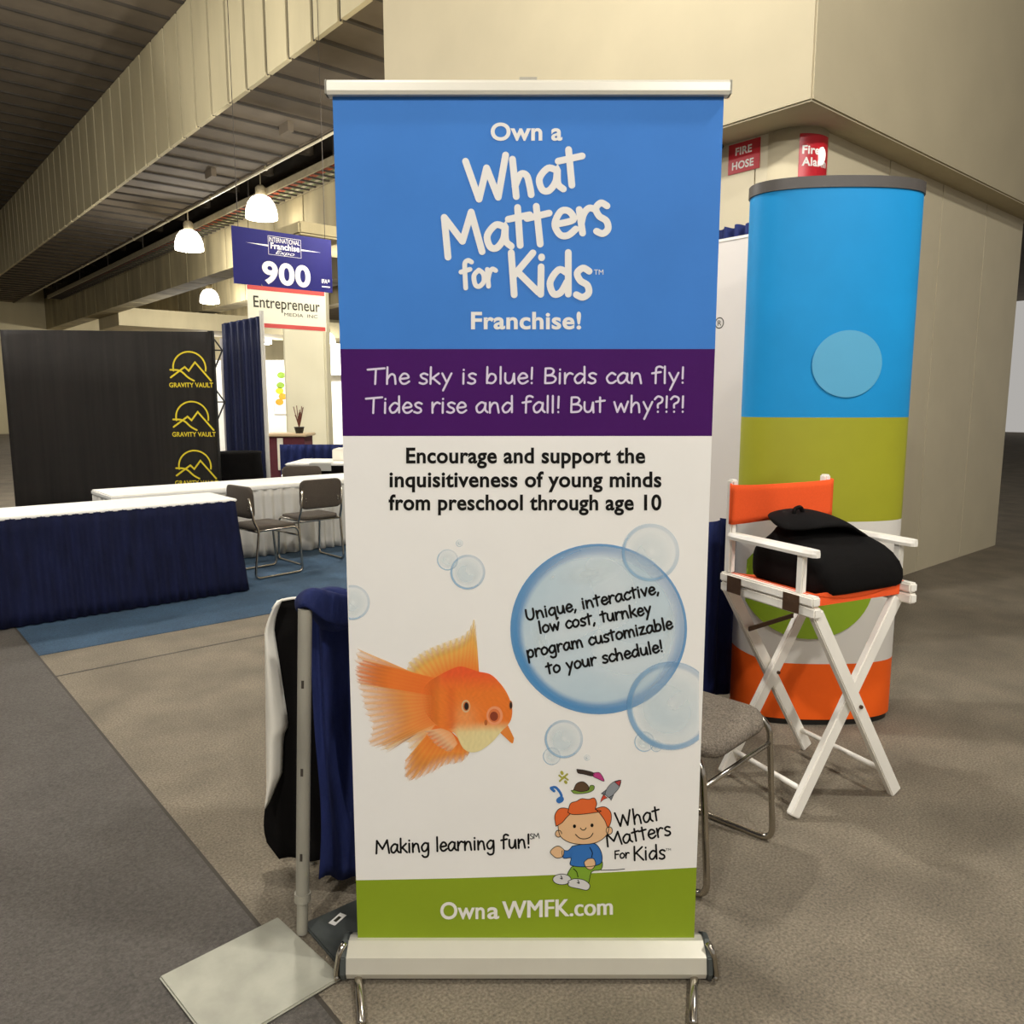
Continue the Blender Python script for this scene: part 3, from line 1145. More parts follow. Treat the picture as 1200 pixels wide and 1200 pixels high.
inked([('8E9296', [(842, 192), (850, 172), (868, 154), (892, 148), (888, 170), (872, 190), (858, 204)], True),
       ('B8373A', [(874, 153), (894, 147), (888, 166)], False),
       ('D8452A', [(838, 194), (850, 204), (838, 208), (828, 218), (832, 204)], False),
       ('6E7276', [(846, 178), (830, 190), (842, 194)], False), ('6E7276', [(870, 194), (862, 212), (856, 202)], False)], 'rocket_print', .6)
bm = NB()
M['print_blue'] = mat('print_blue', '2F6FB6', .6, noise=.02)
for k, (pts, w_) in enumerate((([(670, 172), (684, 170), (696, 182), (703, 196), (704, 214)], 3.0), ([(696, 212), (702, 208)], 7.0), ([(671, 174), (680, 182)], 3.2))):
    ribbon(bm, [Vector(G(q)) for q in (catmull(pts, 5) if len(pts) > 2 else pts)], w_ / 2, on_banner, 3e-4 + k * 3e-5)
obj('music_note_print', bm, M['print_blue'], gp)
bm = NB()
ly = 3e-4
for pts, w_ in (([(698, 150), (722, 128)], 2.2), ([(704, 122), (706, 126)], 3.4), ([(716, 152), (718, 155)], 3.4), ([(696, 132), (708, 142)], 2.0), ([(710, 136), (724, 146)], 2.0)):
    ribbon(bm, [Vector(G(q)) for q in pts], w_ / 2, on_banner, ly)
    ly += 1e-5
M['print_olive'] = mat('print_olive', 'A8A43A', .6, noise=.02)
obj('division_sign_print', bm, M['print_olive'], gp)
bm = NB()
write(bm, 'What', 722, 969, 773, 961, 18, 2.2, on_banner, 4e-4)
write(bm, 'Matters', 711, 992, 786, 978, 16.5, 2.2, on_banner, 4e-4)
write(bm, 'For', 720, 1006, 737, 1005, 10, 1.7, on_banner, 4e-4)
write(bm, 'Kids', 742, 1008, 779, 1006, 17, 2.2, on_banner, 4e-4)
typeset(bm, 'TM', 780, 786, 996.5, 2.6, on_banner, 4e-4, 0)
obj('logo_lettering', bm, M['ink_black'], gp)
# the ground line beneath the boy
bm = NB()
ribbon(bm, [Vector(G(q)) for q in catmull([(830, 435), (870, 434), (905, 431)], 6)], .45, on_banner, 3e-4)
obj('ground_line_print', bm, M['ink_black'], gp)


# =================================================================== DRAPES, POSTS AND COUNTER ON THE LEFT
def pleated(name, p0, p1, z0, z1, m, parent=None, folds=12, amp=.02, seed=1, top=None, gather=1.0, nu=None, t=.004):
    """hanging cloth between two floor points, folded into soft pleats"""
    rnd = random.Random(seed)
    p0, p1 = Vector((*p0, 0)), Vector((*p1, 0))
    d = p1 - p0
    n = Vector((-d.y, d.x, 0)).normalized()
    ph = [rnd.uniform(.6, 1.4) for _ in range(folds + 2)]
    nu = nu or folds * 8

    def f(u, v):
        k = u * folds
        i = int(k)
        a = ph[i] * (1 - (k - i)) + ph[i + 1] * (k - i)
        off = amp * a * math.sin(2 * PI * k + a) * (1 - (1 - gather) * v)
        zz = z0 + (z1 - z0) * v
        if top and v > .999:
            zz += top * math.sin(5 * k) * .5
        q = p0 + d * u + n * off
        return (q.x, q.y, zz)
    bm = NB()
    sheet(bm, f, nu, 10)
    o = obj(name, bm, m, parent, smooth=True)
    thick(o, t)
    return o


post = thing('drape_post', 'pale grey pipe and drape post standing left of the banner', 'post', (-.595, 2.03, 0))
bm = NB()
cyl(bm, 0, 0, .12, .955, .0185, n=24)
pole = obj('pole', bm, M['steel'], post, smooth=False)
pole.rotation_euler.y = R(2.6)
bm = NB()
cyl(bm, 0, 0, .012, .12, .0155, n=20)
cyl(bm, 0, 0, .11, .135, .0225, n=20)
o = obj('spigot', bm, M['steel'], post)
o.rotation_euler.y = R(2.6)
bm = NB()
box(bm, -.17, .17, -.17, .17, .0045, .014)
o = obj('base_plate', bm, M['pale_plate'], post, bevel=.004)
o.location = (-.088, -.173, 0)
o.rotation_euler.z = R(45)
pl = obj('floor_plate', (lambda b_: (box(b_, -.12, .12, -.12, .12, .0, .012), b_)[1])(NB()), M['dark_steel'], None, bevel=.004)
tag(pl, 'dark steel plate with a white sticker on the carpet beside the banner foot', 'plate')
pl.location = (-.435, 2.055, 0)
pl.rotation_euler.z = R(40)
bm = NB()
box(bm, -.026, .026, -.012, .012, .0125, .0130, 0)
box(bm, -.012, .012, -.0055, .0055, .0128, .0133, 1)
st = obj('sticker', bm, [M['white_print'], M['s_text']], pl)
st.location = (-.035, .07, 0)
st.rotation_euler.z = R(22)
bm = NB()
cyl(bm, 0, 0, .012, .026, .014, .011, n=18)
sc = obj('bolt', bm, M['chrome'], pl)
sc.location = (.055, .025, 0)
bm = NB()
for k in range(3):
    box(bm, -.0035, .0035, -.0189, -.0183, .24 + k * .25, .262 + k * .25)
obj('scuff', bm, M['joint'], pole)

dr = thing('drape', 'navy booth drape bunched over the post left of the banner', 'drape', (-.2, 2.2, 0))
bm = NB()


def cloth(u, v):
    x = -.395 + 1.0 * u                       # local x from the post to behind the banner
    k = u * 11
    z = .045 + .885 * v
    amp = .016 + .012 * v
    y = .03 + amp * math.sin(2 * PI * k + 1.3 * math.sin(2.1 * k)) + .01 * math.sin(9 * v + 3 * k)
    x += .02 * math.sin(4 * v + 2 * k) * (1 - v)
    z += .018 * math.sin(2 * PI * k * .5) * v * v
    return (x, y, z)


sheet(bm, cloth, 90, 22)
o = obj('hanging_cloth', bm, M['navy'], dr, smooth=True)
thick(o, .004)
# bunched roll of cloth along the rail, wrapped over the post top
bm = NB()
NS = 44
rings = []
for i in range(NS + 1):
    u = i / NS
    x = -.39 + 1.0 * u
    rr = .042 + .012 * math.sin(7.3 * u * 3) + .008 * math.sin(23 * u)
    if u < .04:
        rr *= .55 + u / .04 * .45
    ring = []
    for k in range(18):
        a = 2 * PI * k / 18
        w2 = 1 + .18 * math.sin(3 * a + 17 * u)
        ring.append((x, -.0 + rr * 1.15 * w2 * math.cos(a), .925 - .018 * math.sin(8 * u) + rr * 1.0 * w2 * math.sin(a)))
    rings.append(ring)
loft(bm, rings)
obj('bunched_top', bm, M['navy'], dr, smooth=True)
# the loose corner that hangs over the post head
bm = NB()
prof = [(-.40, -.135, .965), (-.375, -.15, 1.0), (-.345, -.16, 1.02), (-.31, -.16, 1.015), (-.28, -.14, .995), (-.25, -.10, .98), (-.22, -.06, .965)]
low = [(-.39, -.13, .93), (-.365, -.195, .955), (-.345, -.215, .965), (-.325, -.21, .94), (-.31, -.17, .90), (-.275, -.11, .87), (-.24, -.06, .86)]
bck = [(-.385, -.05, .90), (-.37, -.04, .93), (-.345, -.03, .95), (-.31, -.02, .95), (-.28, -.01, .94), (-.25, 0, .93), (-.22, .01, .92)]
rings = [[low[i], lerp(low[i], prof[i], .6), prof[i], lerp(prof[i], bck[i], .5), bck[i], lerp(bck[i], low[i], .5)] for i in range(7)]
loft(bm, rings)
o = obj('folded_corner', bm, M['navy'], dr, smooth=True)
sb = o.modifiers.new('soft', 'SUBSURF')
sb.levels = sb.render_levels = 2

# black counter with a white cloth edge
ct = thing('draped_stand', 'black draped stand behind the navy drape with a white cloth edge', 'stand', (-.62, 2.36, 0))
bm = NB()


def blackcloth(u, v):
    z = .03 + .866 * v
    x = -.130 + .70 * u
    x += (-.030 + .016 * (v > .5) * (v - .5) / .5 - .022 * math.exp(-((v - .13) / .12) ** 2) + .03 * math.exp(-(v / .04) ** 2)) * (1 - u)
    y = .012 * math.sin(2 * PI * u * 5 + v) * (1 - v * .8)
    if v > .80:
        x += .055 * ((v - .80) / .20) ** 2 * (1 - u)
    return (x, y, z)


sheet(bm, blackcloth, 60, 30)
bc = obj('front_cloth', bm, M['black_cloth'], ct, smooth=True)
thick(bc, .004)
bm = NB()
box(bm, -.06, .56, .0, .12, .855, .875)
obj('stand_top', bm, M['black'], ct, bevel=.006)
for x in (-.04, .53):
    for y in (.03, .09):
        bm = NB()
        cyl(bm, x, y, 0, .86, .014, n=10)
        obj('leg', bm, M['steel'], ct)
bm = NB()


def flap(u, v):
    # v: 0 at the bottom point, 1 at the counter edge
    z = .235 + .665 * v
    wl = -.157 + .022 * v + .04 * (max(0, v - .84) / .16) ** 1.5
    tab = ((0, .001), (.15, .042), (.34, .048), (.385, .063), (.53, .05), (.64, .04), (.78, .027), (.92, .013), (1, .008))
    for (va, wa), (vb, wb) in zip(tab, tab[1:]):
        if va <= v <= vb:
            wid = wa + (wb - wa) * (v - va) / (vb - va)
    x = wl + wid * u
    y = -.03 - .035 * math.sin(PI * u) + .02 * u
    return (x, y, z)


sheet(bm, flap, 8, 40)
wf = obj('white_cloth_edge', bm, M['white_cloth'], ct, smooth=True)
wf['label'] = 'white cloth edge'
thick(wf, .004)
bm = NB()
tube(bm, fillet([(-.118, -.012, .868), (-.10, -.012, .893), (-.06, -.012, .902), (.02, -.012, .906)], .02), .0042, 8)
obj('white_hem', bm, M['white_cloth'], ct, smooth=True)


# =================================================================== CHAIRS
def sled_chair(label, grp=None, fabric='far_seat', loc=(0, 0, 0), rz=0, sc=1.0, name='sled_chair'):
    t = thing(name, label, 'chair', loc, rz, grp)
    t.scale = (sc, sc, sc)
    # seat pad, slightly dished, front edge rolled
    rings = []
    for ins, z in ((.03, .415), (.006, .418), (.0, .432), (.004, .448), (.03, .456), (.09, .456)):
        w_, d_ = .415 - 2 * ins, .425 - 2 * ins
        rings.append([(x, y - .002, z - .02 * max(0, (y - .08) / .14) ** 2 - .006 * math.cos(x * 7)) for x, y in rrect(w_, d_, max(.02, .085 - ins))])
    bm = NB()
    loft(bm, rings)
    obj('seat', bm, M[fabric], t, smooth=True)
    # backrest pad
    rings = []
    for ins, dy in ((.014, -.018), (.0, -.010), (.0, .006), (.014, .016)):
        pts = rrect(.43 - 2 * ins, .27 - 2 * ins, .06)
        rings.append([(x, -.232 + dy - .10 * (zz - .0) * .35 + .9 * (x * x) * .25, .655 + zz) for x, zz in pts])
    bm = NB()
    loft(bm, rings)
    bk = obj('backrest', bm, M[fabric], t, smooth=True)
    for sx in (-1, 1):
        for zz in (.60, .625):
            bm = NB()
            bmesh.ops.create_uvsphere(bm, u_segments=10, v_segments=6, radius=.008)
            s_ = obj('screw', bm, M['chrome'], bk, smooth=True)
            s_.location = (sx * .165, -.243, zz - .006)
    for sx in (-1, 1):
        x = sx * .218
        pts = fillet([(x * .93, -.255, .70), (x * .97, -.225, .50), (x, -.185, .42), (x, -.235, .011), (x, .225, .011), (x, .195, .38), (x * .96, .165, .415), (x * .9, -.17, .412)], .05, 6)
        bm = NB()
        tube(bm, pts, .0105, 12)
        obj('sled_frame', bm, M['chrome'], t, smooth=True)
    bm = NB()
    tube(bm, [(-.216, .198, .335), (.216, .198, .335)], .008, 10)
    tube(bm, [(-.214, -.19, .405), (.214, -.19, .405)], .008, 10)
    obj('crossbar', bm, M['chrome'], t, smooth=True)
    return t


near = sled_chair('grey tweed chrome chair half hidden behind the right side of the banner', 'chrome sled chairs', 'seat', (.7425 - .225 * .722, 2.341 + .225 * .692, 0), math.atan2(-.722, -.692))
near.scale = (1.0, 1.0, 1.07)
sled_chair('brown sled chair beside the end of the navy skirted table', 'chrome sled chairs', 'far_seat', (-2.17, 6.80, .004), math.atan2(-.68, .735))
sled_chair('brown sled chair with its back turned, facing the long white table', 'chrome sled chairs', 'far_seat', (-1.93, 7.38, .004), math.atan2(.69, .724))
sled_chair('dark sled chair in front of the black skirted white table', 'chrome sled chairs', 'far_seat', (-2.40, 8.95, .004), math.atan2(.2, .95), 1.0)

# --- director's chair: front u, side w
dc = thing('director_chair', 'tall white wooden director chair with orange canvas back and seat', 'chair', (.845, 3.02, 0), math.atan2(-.45, .89) + PI)
# local axes: +x towards the front of the chair, +y to its far side  (set by rotation below)
dc.rotation_euler.z = math.atan2(-.90, .435)
DL, DW = .412, .49
wp = M['white_paint']
# legs: crossed pairs at rear (x=0) and front (x=DL)
for i, x in enumerate((.01, DL + .005)):
    for s in (0, 1):
        y0, y1 = (0.0, DW) if s == 0 else (DW, 0.0)
        xx = x + (-.018 if s else .018) * (1 if i == 0 else -1)
        bm = NB()
        bar(bm, (xx, y0, .012), (xx, y0 + (y1 - y0) * .96, .775), .05, .028, up=(1, 0, 0))
        obj('leg', bm, wp, dc, bevel=.004)
    bm = NB()
    c_ = (x, DW * .52, .40)
    tube(bm, [(x - .04, DW * .52, .40), (x + .04, DW * .52, .40)], .007, 10)
    obj('pivot_bolt', bm, M['hinge'], dc)
for y in (0.0, DW):
    bm = NB()
    tube(bm, [(0, y + (.045 if y == 0 else -.045), .10), (DL, y + (.045 if y == 0 else -.045), .10)], .0105, 12)
    obj('stretcher', bm, wp, dc, smooth=True)
    s = -1 if y == 0 else 1
    bm = NB()
    box(bm, -.018, DL + .045, y - .02, y + .02, .802, .838)
    sr = obj('seat_rail', bm, wp, dc, bevel=.006)
    bm = NB()
    box(bm, -.018, DL + .05, y - .018 - s * .004, y + .018 - s * .004, .762, .798)
    obj('leg_rail', bm, wp, dc, bevel=.005)
    for x in (.03, DL - .09):
        bm = NB()
        box(bm, x, x + .075, min(y + s * .0202, y + s * .0225), max(y + s * .0202, y + s * .0225), .768, .832)
        obj('hinge', bm, M['hinge'], sr)
    bm = NB()
    box(bm, -.002, .034, y - .015, y + .015, .838, 1.205)
    obj('back_post', bm, wp, dc, bevel=.006)
    bm = NB()
    box(bm, DL - .045, DL - .015, y - .012, y + .012, .838, .976)
    obj('arm_support', bm, wp, dc, bevel=.004)
    bm = NB()
    loft(bm, [[(x, y + yy * k, zz) for yy, zz in ((-.022, .974), (.022, .974), (.024, .986), (.018, .999), (-.018, .999), (-.024, .986))] for x, k in ((.02, .8), (.05, 1), (DL - .01, 1.05), (DL + .03, .8), (DL + .04, .4))])
    obj('armrest', bm, wp, dc, smooth=False)
    bm = NB()
    if y:
        bm.free()
        continue
    bar(bm, (.03, .10, .600), (.03, .335, .628), .018, .006, up=(1, 0, 0))
    obj('brace_strap', bm, M['hinge'], dc)
bm = NB()


def canvas_path(u):
    if u < .1:
        return lerp((.024, -.018), (.036, -.020), u / .1)
    if u > .9:
        return lerp((.036, DW + .020), (.024, DW + .018), (u - .9) / .1)
    t = (u - .1) / .8
    return (.042 - .03 * math.sin(PI * t) ** 2, -.018 + (DW + .036) * t)


def canvas(u, v):
    x, y = canvas_path(u)
    return (x, y, 1.033 + .158 * v - .014 * math.sin(PI * u) * v)


sheet(bm, canvas, 40, 6)
o = obj('back_canvas', bm, M['orange_canvas'], dc, smooth=True)
thick(o, .004)
bm = NB()


def seatc(u, v):
    return (.0 + DL * v, DW * u, .838 - .035 * math.sin(PI * u))


sheet(bm, seatc, 20, 6)
o = obj('seat_canvas', bm, M['orange_canvas'], dc, smooth=True)
thick(o, .004)
bm = NB()
box(bm, DL - .004, DL, .02, DW - .02, .79, .835)
obj('seat_hem', bm, M['orange_canvas'], dc)

# black bag slumped on the seat
cx, sx_ = math.cos(dc.rotation_euler.z), math.sin(dc.rotation_euler.z)


def on_dc(x, y, z):
    return (.845 + x * cx - y * sx_, 3.02 + x * sx_ + y * cx, z)


bag = thing('bag', 'black fabric bag slumped on the orange seat of the director chair', 'bag', on_dc(.20, .285, .812), dc.rotation_euler.z)
bm = NB()
rings = []
for z, wx, wy, oy, ox in ((0, .36, .40, 0, .03), (.015, .39, .42, 0, .03), (.07, .39, .43, 0, .03), (.13, .36, .42, .0, .015), (.165, .27, .37, .01, -.01), (.195, .16, .31, .02, -.05), (.215, .13, .30, .02, -.07)):
    rings.append([(ox + x * (1 + .05 * math.sin(4 * y * 9 + z * 30)), oy + y * (1 + .04 * math.sin(x * 25 + z * 40)), z + .03 * max(0, .05 - abs(y)) * 0) for x, y in rrect(wx, wy, .05, 5)])
loft(bm, rings)
o = obj('bag_body', bm, M['black_cloth'], bag, smooth=True)
sb = o.modifiers.new('soft', 'SUBSURF')
sb.levels = sb.render_levels = 1
bm = NB()
rings = []
for i in range(11):
    u = i / 10
    y = -.205 + .44 * u
    zc = .232 + .016 * math.sin(PI * min(1, u * 1.4)) - .07 * max(0, u - .6) / .4
    wx = .075 + .055 * math.sin(PI * u) ** .5 if 0 < u < 1 else .03
    th_ = .012 + .010 * math.sin(PI * u)
    rings.append([(-.03 + wx * math.cos(a) * 1.0, y, zc + th_ * math.sin(a) - .016 * math.cos(a)) for a in [2 * PI * k / 12 for k in range(12)]])
loft(bm, rings)
o = obj('bag_flap', bm, M['black_cloth'], bag, smooth=True)
sb = o.modifiers.new('soft', 'SUBSURF')
sb.levels = sb.render_levels = 1
bm = NB()
tube(bm, fillet([(-.05, -.10, .24), (-.05, -.095, .285), (-.05, -.06, .29), (-.05, -.045, .24)], .03), .008, 8)
obj('handle', bm, M['black_cloth'], bag, smooth=True)

# =================================================================== TOWER, WHITE PANEL, LOW DRAPE
tw = thing('display_tower', 'oval display tower printed blue, olive, white and orange behind the director chair', 'display', (1.45, 3.665, 0))
TA, TB = .378, .18
NT = 120


def oval(a, k=0.0):
    ca, sa = math.cos(a), math.sin(a)
    e = 2 / 2.3
    return ((TA + k) * math.copysign(abs(ca) ** e, ca), (TB + k) * math.copysign(abs(sa) ** e, sa))


def shell(bm, rows, face_mat, k=0.0):
    g = []
    for zf in rows:
        r_ = []
        for i in range(NT):
            a = 2 * PI * (i + .5) / NT
            x, y = oval(a, k)
            r_.append(bm.verts.new((x, y, zf(x))))
        g.append(r_)
    for j in range(len(g) - 1):
        for i in range(NT):
            bm.faces.new((g[j][i], g[j][(i + 1) % NT], g[j + 1][(i + 1) % NT], g[j + 1][i])).material_index = face_mat(j)
    return g


bm = NB()
shell(bm, [lambda x: .03, lambda x: .30 + .05 * max(0, (-x - .2) / .2) ** 2, lambda x: .965, lambda x: 1.432, lambda x: 2.405], lambda j: (3, 2, 1, 0)[j])
obj('printed_skin', bm, [M['t_blue'], M['t_olive'], M['t_white'], M['t_orange']], tw, smooth=True)
bm = NB()
g = shell(bm, [lambda x: 2.405, lambda x: 2.452], lambda j: 0, .006)
bm.faces.new(g[1])
bm.faces.new(g[0][::-1])
obj('top_cap', bm, M['t_cap'], tw)
bm = NB()
g = shell(bm, [lambda x: 0, lambda x: .03], lambda j: 0, -.01)
bm.faces.new(g[1])
bm.faces.new(g[0][::-1])
obj('base_ring', bm, M['black'], tw)


def skin_patch(name, cx, cz, rx, rz, m):
    """round print on the front of the tower"""
    bm = NB()
    rows = []
    for j in range(31):
        row = []
        for i in range(48):
            a = 2 * PI * i / 48
            x = cx + rx * j / 30 * math.cos(a)
            z = cz + rz * j / 30 * math.sin(a)
            x = max(-TA * .94, min(TA * .94, x))
            y = -(TB + .005) * (1 - abs(x / (TA + .005)) ** 2.3) ** (1 / 2.3) - .0008
            row.append((x, y, z))
        rows.append(row)
    vs = [[bm.verts.new(p) for p in r_] for r_ in rows[1:]]
    c0 = bm.verts.new(rows[0][0])
    for i in range(48):
        bm.faces.new((c0, vs[0][i], vs[0][(i + 1) % 48]))
    for a_, b_ in zip(vs, vs[1:]):
        for i in range(48):
            bm.faces.new((a_[i], b_[i], b_[(i + 1) % 48], a_[(i + 1) % 48]))
    return obj(name, bm, m, tw, smooth=True)


skin_patch('disc_print', .02, 1.665, .155, .145, M['t_disc'])
skin_patch('green_print', -.085, .675, .292, .255, M['t_green'])

pn = thing('wall_panel', 'tall plain white booth panel with a small registered mark beside the banner', 'panel', hall(4.0, 0, 0), HALL)
bm = NB()
box(bm, 0, .04, 2.5, 4.3, .02, 2.42)
obj('board', bm, M['panel_white'], pn)
bm = NB()
box(bm, -.004, .044, 2.5, 4.3, 2.42, 2.435)
obj('edge_strip', bm, M['white_top'], pn)
bm = NB()


def on_panel(p, lay=0):
    return Vector((-.0008 - lay, 2.768 - p[0], 1.96 - p[1]))


ribbon(bm, [Vector((.028 * math.cos(a), .030 * math.sin(a))) for a in [2 * PI * k / 24 for k in range(25)]], .0028, on_panel, 0)
typeset(bm, 'R', -.012, .014, .015, .030, on_panel, 1e-4, 0.0)
obj('registered_mark_print', bm, M['s_text'], pn)

d8 = thing('drape', 'tall navy drape showing just above the white booth panel', 'drape', hall(4.17, 0, 0), HALL)
o = pleated('hanging_cloth', (0, 4.4), (0, 2.45), .05, 2.535, M['navy'], d8, folds=26, amp=.016, seed=4, top=.012, gather=1.2)
lowd = thing('drape', 'low navy drape between the banner and the rounded tower', 'drape', hall(0, 2.2, 0), HALL)
pleated('hanging_cloth', (2.2, 0), (3.405, 0), .02, .93, M['navy'], lowd, folds=9, amp=.018, seed=8, top=.01)

# fire signs on the core
s1 = thing('fire_hose_sign', 'flat red FIRE HOSE sign on the cream wall panel', 'sign', hall(4.97, 3.285, 3.19), HALL)
bm = NB()
box(bm, -.006, 0, -.125, .125, -.10, .10)
obj('sign_plate', bm, M['red_sign'], s1, bevel=.001)
for txt, x0, x1, zb in (('FIRE', -.068, .062, -.018), ('HOSE', -.092, .08, .075)):
    bm = NB()
    typeset(bm, txt, x0, x1, zb, .052, lambda p, lay=0: Vector((-.0068, -p[0], -p[1])), 0, .03)
    obj('lettering', bm, M['white_print'], s1)
s2 = thing('fire_alarm_sign', 'curved red Fire Alarm sign with a white strobe on the round column', 'sign', COL)
RC = .2245


def on_col(p, lay=0):
    a = R(291) + p[0] / RC
    return Vector(((RC + .0008 + lay) * math.cos(a), (RC + .0008 + lay) * math.sin(a), 3.115 - p[1]))


bm = NB()
sheet(bm, lambda u, v: on_col((-.125 + .25 * u, -.14 + .28 * v), -.0006), 20, 2)
obj('sign_plate', bm, M['red_sign'], s2, smooth=True)
for txt, x0, x1, zb in (('Fire', -.105, .02, -.01), ('Alarm', -.105, .095, .065)):
    bm = NB()
    typeset(bm, txt, x0, x1, zb, .055, on_col, .001, .03)
    obj('lettering', bm, M['white_print'], s2)
bm = NB()
loft(bm, [[on_col((.03 + .019 * k * math.cos(t_), .0 + .06 * k * math.sin(t_)), d_) for t_ in [2 * PI * i / 16 for i in range(16)]] for k, d_ in ((1, 0), (.95, .02), (.6, .032), (.2, .036))])
obj('strobe', bm, M['strobe'], s2, smooth=True)
cm = thing('wall_bracket', 'small dark bracket tucked under the soffit above the red hose sign', 'bracket', hall(4.96, 3.46, 3.3), HALL)
bm = NB()
bar(bm, (-.02, 0, 0), (-.06, 0, -.05), .04, .03)
obj('arm', bm, M['black'], cm)
bm = NB()
bmesh.ops.create_uvsphere(bm, u_segments=12, v_segments=8, radius=.03)
bmesh.ops.translate(bm, verts=bm.verts[:], vec=(-.07, 0, -.05))
obj('head', bm, M['black'], cm, smooth=True)

# =================================================================== HANGING SIGNS
sg = thing('hanging_sign', 'blue hanging aisle sign numbered 900 with expo lettering', 'sign', hall(0, 9.42, 0), HALL)
bm = NB()
box(bm, 3.77, 5.06, 0, .02, 2.90, 3.56)
obj('sign_board', bm, M['s_blue'], sg)


def on_sign(p, lay=0.0):
    return Vector((p[0], -.0012 - lay, p[1]))


def sgn(p, lay=0.0):                    # y down, from the sign's top left, in metres
    return Vector((3.77 + p[0], -.0015 - lay, 3.56 - p[1]))


bm = NB()
typeset(bm, '900', .35, .985, .625, .265, sgn, 0, .035)
obj('number_print', bm, M['white_print'], sg)
bm = NB()
typeset(bm, 'INTERNATIONAL', .455, .855, .125, .055, sgn, 0, 0)
typeset(bm, 'Franchise', .47, .85, .205, .075, sgn, 0, .03)
typeset(bm, 'Expo', .53, .78, .26, .042, sgn, 0, .0, shear=.4)
for x0, x1, y0, y1 in ((.44, .87, .055, .059), (.44, .87, .273, .277), (.44, .444, .055, .277), (.866, .87, .055, .277)):
    poly(bm, [(x0, y0), (x1, y0), (x1, y1), (x0, y1)], sgn, 0)
poly(bm, [(.16, .17), (.44, .165), (.44, .185)], sgn, 0)
poly(bm, [(.87, .165), (1.14, .175), (.87, .185)], sgn, 0)
obj('expo_lettering', bm, M['white_print'], sg)
bm = NB()
typeset(bm, 'IFA', 1.14, 1.22, .55, .05, sgn, 0, .04)
poly(bm, [(1.225, .50), (1.25, .50), (1.25, .53), (1.225, .53)], sgn, 0)
poly(bm, [(1.14, .585), (1.255, .585), (1.255, .60), (1.14, .60)], sgn, 0)
obj('sponsor_mark_print', bm, M['white_print'], sg)
for x in (3.85, 4.98):
    bm = NB()
    tube(bm, [(x, .01, 3.56), (x, .01, 6.46)], .004, 6)
    obj('hanging_wire', bm, M['joint'], sg)

s3 = thing('hanging_sign', 'ivory sign with red borders reading Entrepreneur below the blue sign', 'sign', hall(0, 9.40, 0), HALL)
bm = NB()
box(bm, 3.915, 4.945, 0, .012, 2.40, 2.895)
obj('sign_board', bm, M['s_ivory'], s3)
for z0, z1, xa in ((2.845, 2.895, 3.915), (2.405, 2.455, 4.1)):
    bm = NB()
    box(bm, xa, 4.93, -.002, -.0008, z0, z1)
    obj('border_print', bm, M['s_red'], s3)


def s3p(p, lay=0.0):
    return Vector((3.915 + p[0], -.0012 - lay, 2.895 - p[1]))


bm = NB()
typeset(bm, 'Entrepreneur', .07, .945, .255, .135, s3p, 0, .008)
typeset(bm, 'MEDIA  INC', .46, .91, .335, .04, s3p, 0, 0)
obj('name_print', bm, M['s_text'], s3)
for x in (4.1, 4.75):
    bm = NB()
    tube(bm, [(x, .0, 2.89), (x, .012, 2.915)], .006, 6)
    obj('hook', bm, M['chrome'], s3)

# =================================================================== NEIGHBOUR BOOTH (left)
# navy skirted table: corner at b 2.36, a 6.05
tb = thing('skirted_table', 'white topped table with a navy pleated skirt on the blue carpet', 'table', hall(0, 0, 0), HALL)
bm = NB()
box(bm, .50, 2.36, 6.05, 6.64, .725, .745)
obj('table_top', bm, M['white_top'], tb, bevel=.006)


def skirt(parent, b0, b1, a0, a1, z0, z1, m, folds_long, folds_short, flare=.06, amp=.012, name='skirt'):
    per = [(b0, a0), (b1, a0), (b1, a1), (b0, a1)]
    bm = NB()
    cen = ((b0 + b1) / 2, (a0 + a1) / 2)
    L1_, L2_ = b1 - b0, a1 - a0
    tot = 2 * (L1_ + L2_)
    n = int(tot * 90)
    rows = 8
    g = []
    for i in range(n):
        s = tot * i / n
        if s < L1_:
            p, nn = (b0 + s, a0), (0, -1)
        elif s < L1_ + L2_:
            p, nn = (b1, a0 + s - L1_), (1, 0)
        elif s < 2 * L1_ + L2_:
            p, nn = (b1 - (s - L1_ - L2_), a1), (0, 1)
        else:
            p, nn = (b0, a1 - (s - 2 * L1_ - L2_)), (-1, 0)
        col = []
        for j in range(rows + 1):
            v = j / rows
            off = flare * (1 - v) ** 1.3 + amp * (1 - .6 * v) * math.sin(2 * PI * s * folds_long + 1.7 * math.sin(s * 9)) + .004
            # corners flare diagonally
            fx = (p[0] - cen[0]) / (L1_ / 2)
            fy = (p[1] - cen[1]) / (L2_ / 2)
            ex = flare * (1 - v) * (abs(fx) ** 8) * (1 if fx > 0 else -1) if nn[0] == 0 else 0
            ey = flare * (1 - v) * (abs(fy) ** 8) * (1 if fy > 0 else -1) if nn[1] == 0 else 0
            col.append(bm.verts.new((p[0] + nn[0] * off + ex, p[1] + nn[1] * off + ey, z0 + (z1 - z0) * v)))
        g.append(col)
    for i in range(n):
        for j in range(rows):
            bm.faces.new((g[i][j], g[(i + 1) % n][j], g[(i + 1) % n][j + 1], g[i][j + 1]))
    o = obj(name, bm, m, parent, smooth=True)
    thick(o, .003)
    return o


skirt(tb, .51, 2.35, 6.06, 6.63, .012, .735, M['navy_skirt'], 13, 4)
# long white table behind the chairs
lt = thing('long_table', 'long white table with a pale pleated skirt behind the two brown chairs', 'table', hall(0, 0, 0), HALL)
bm = NB()
box(bm, 1.75, 4.6, 7.28, 7.98, .655, .70)
obj('table_top', bm, M['white_top'], lt, bevel=.01)
skirt(lt, 1.77, 4.58, 7.30, 7.96, .012, .66, M['white_skirt'], 8, 4, flare=.02, amp=.026)

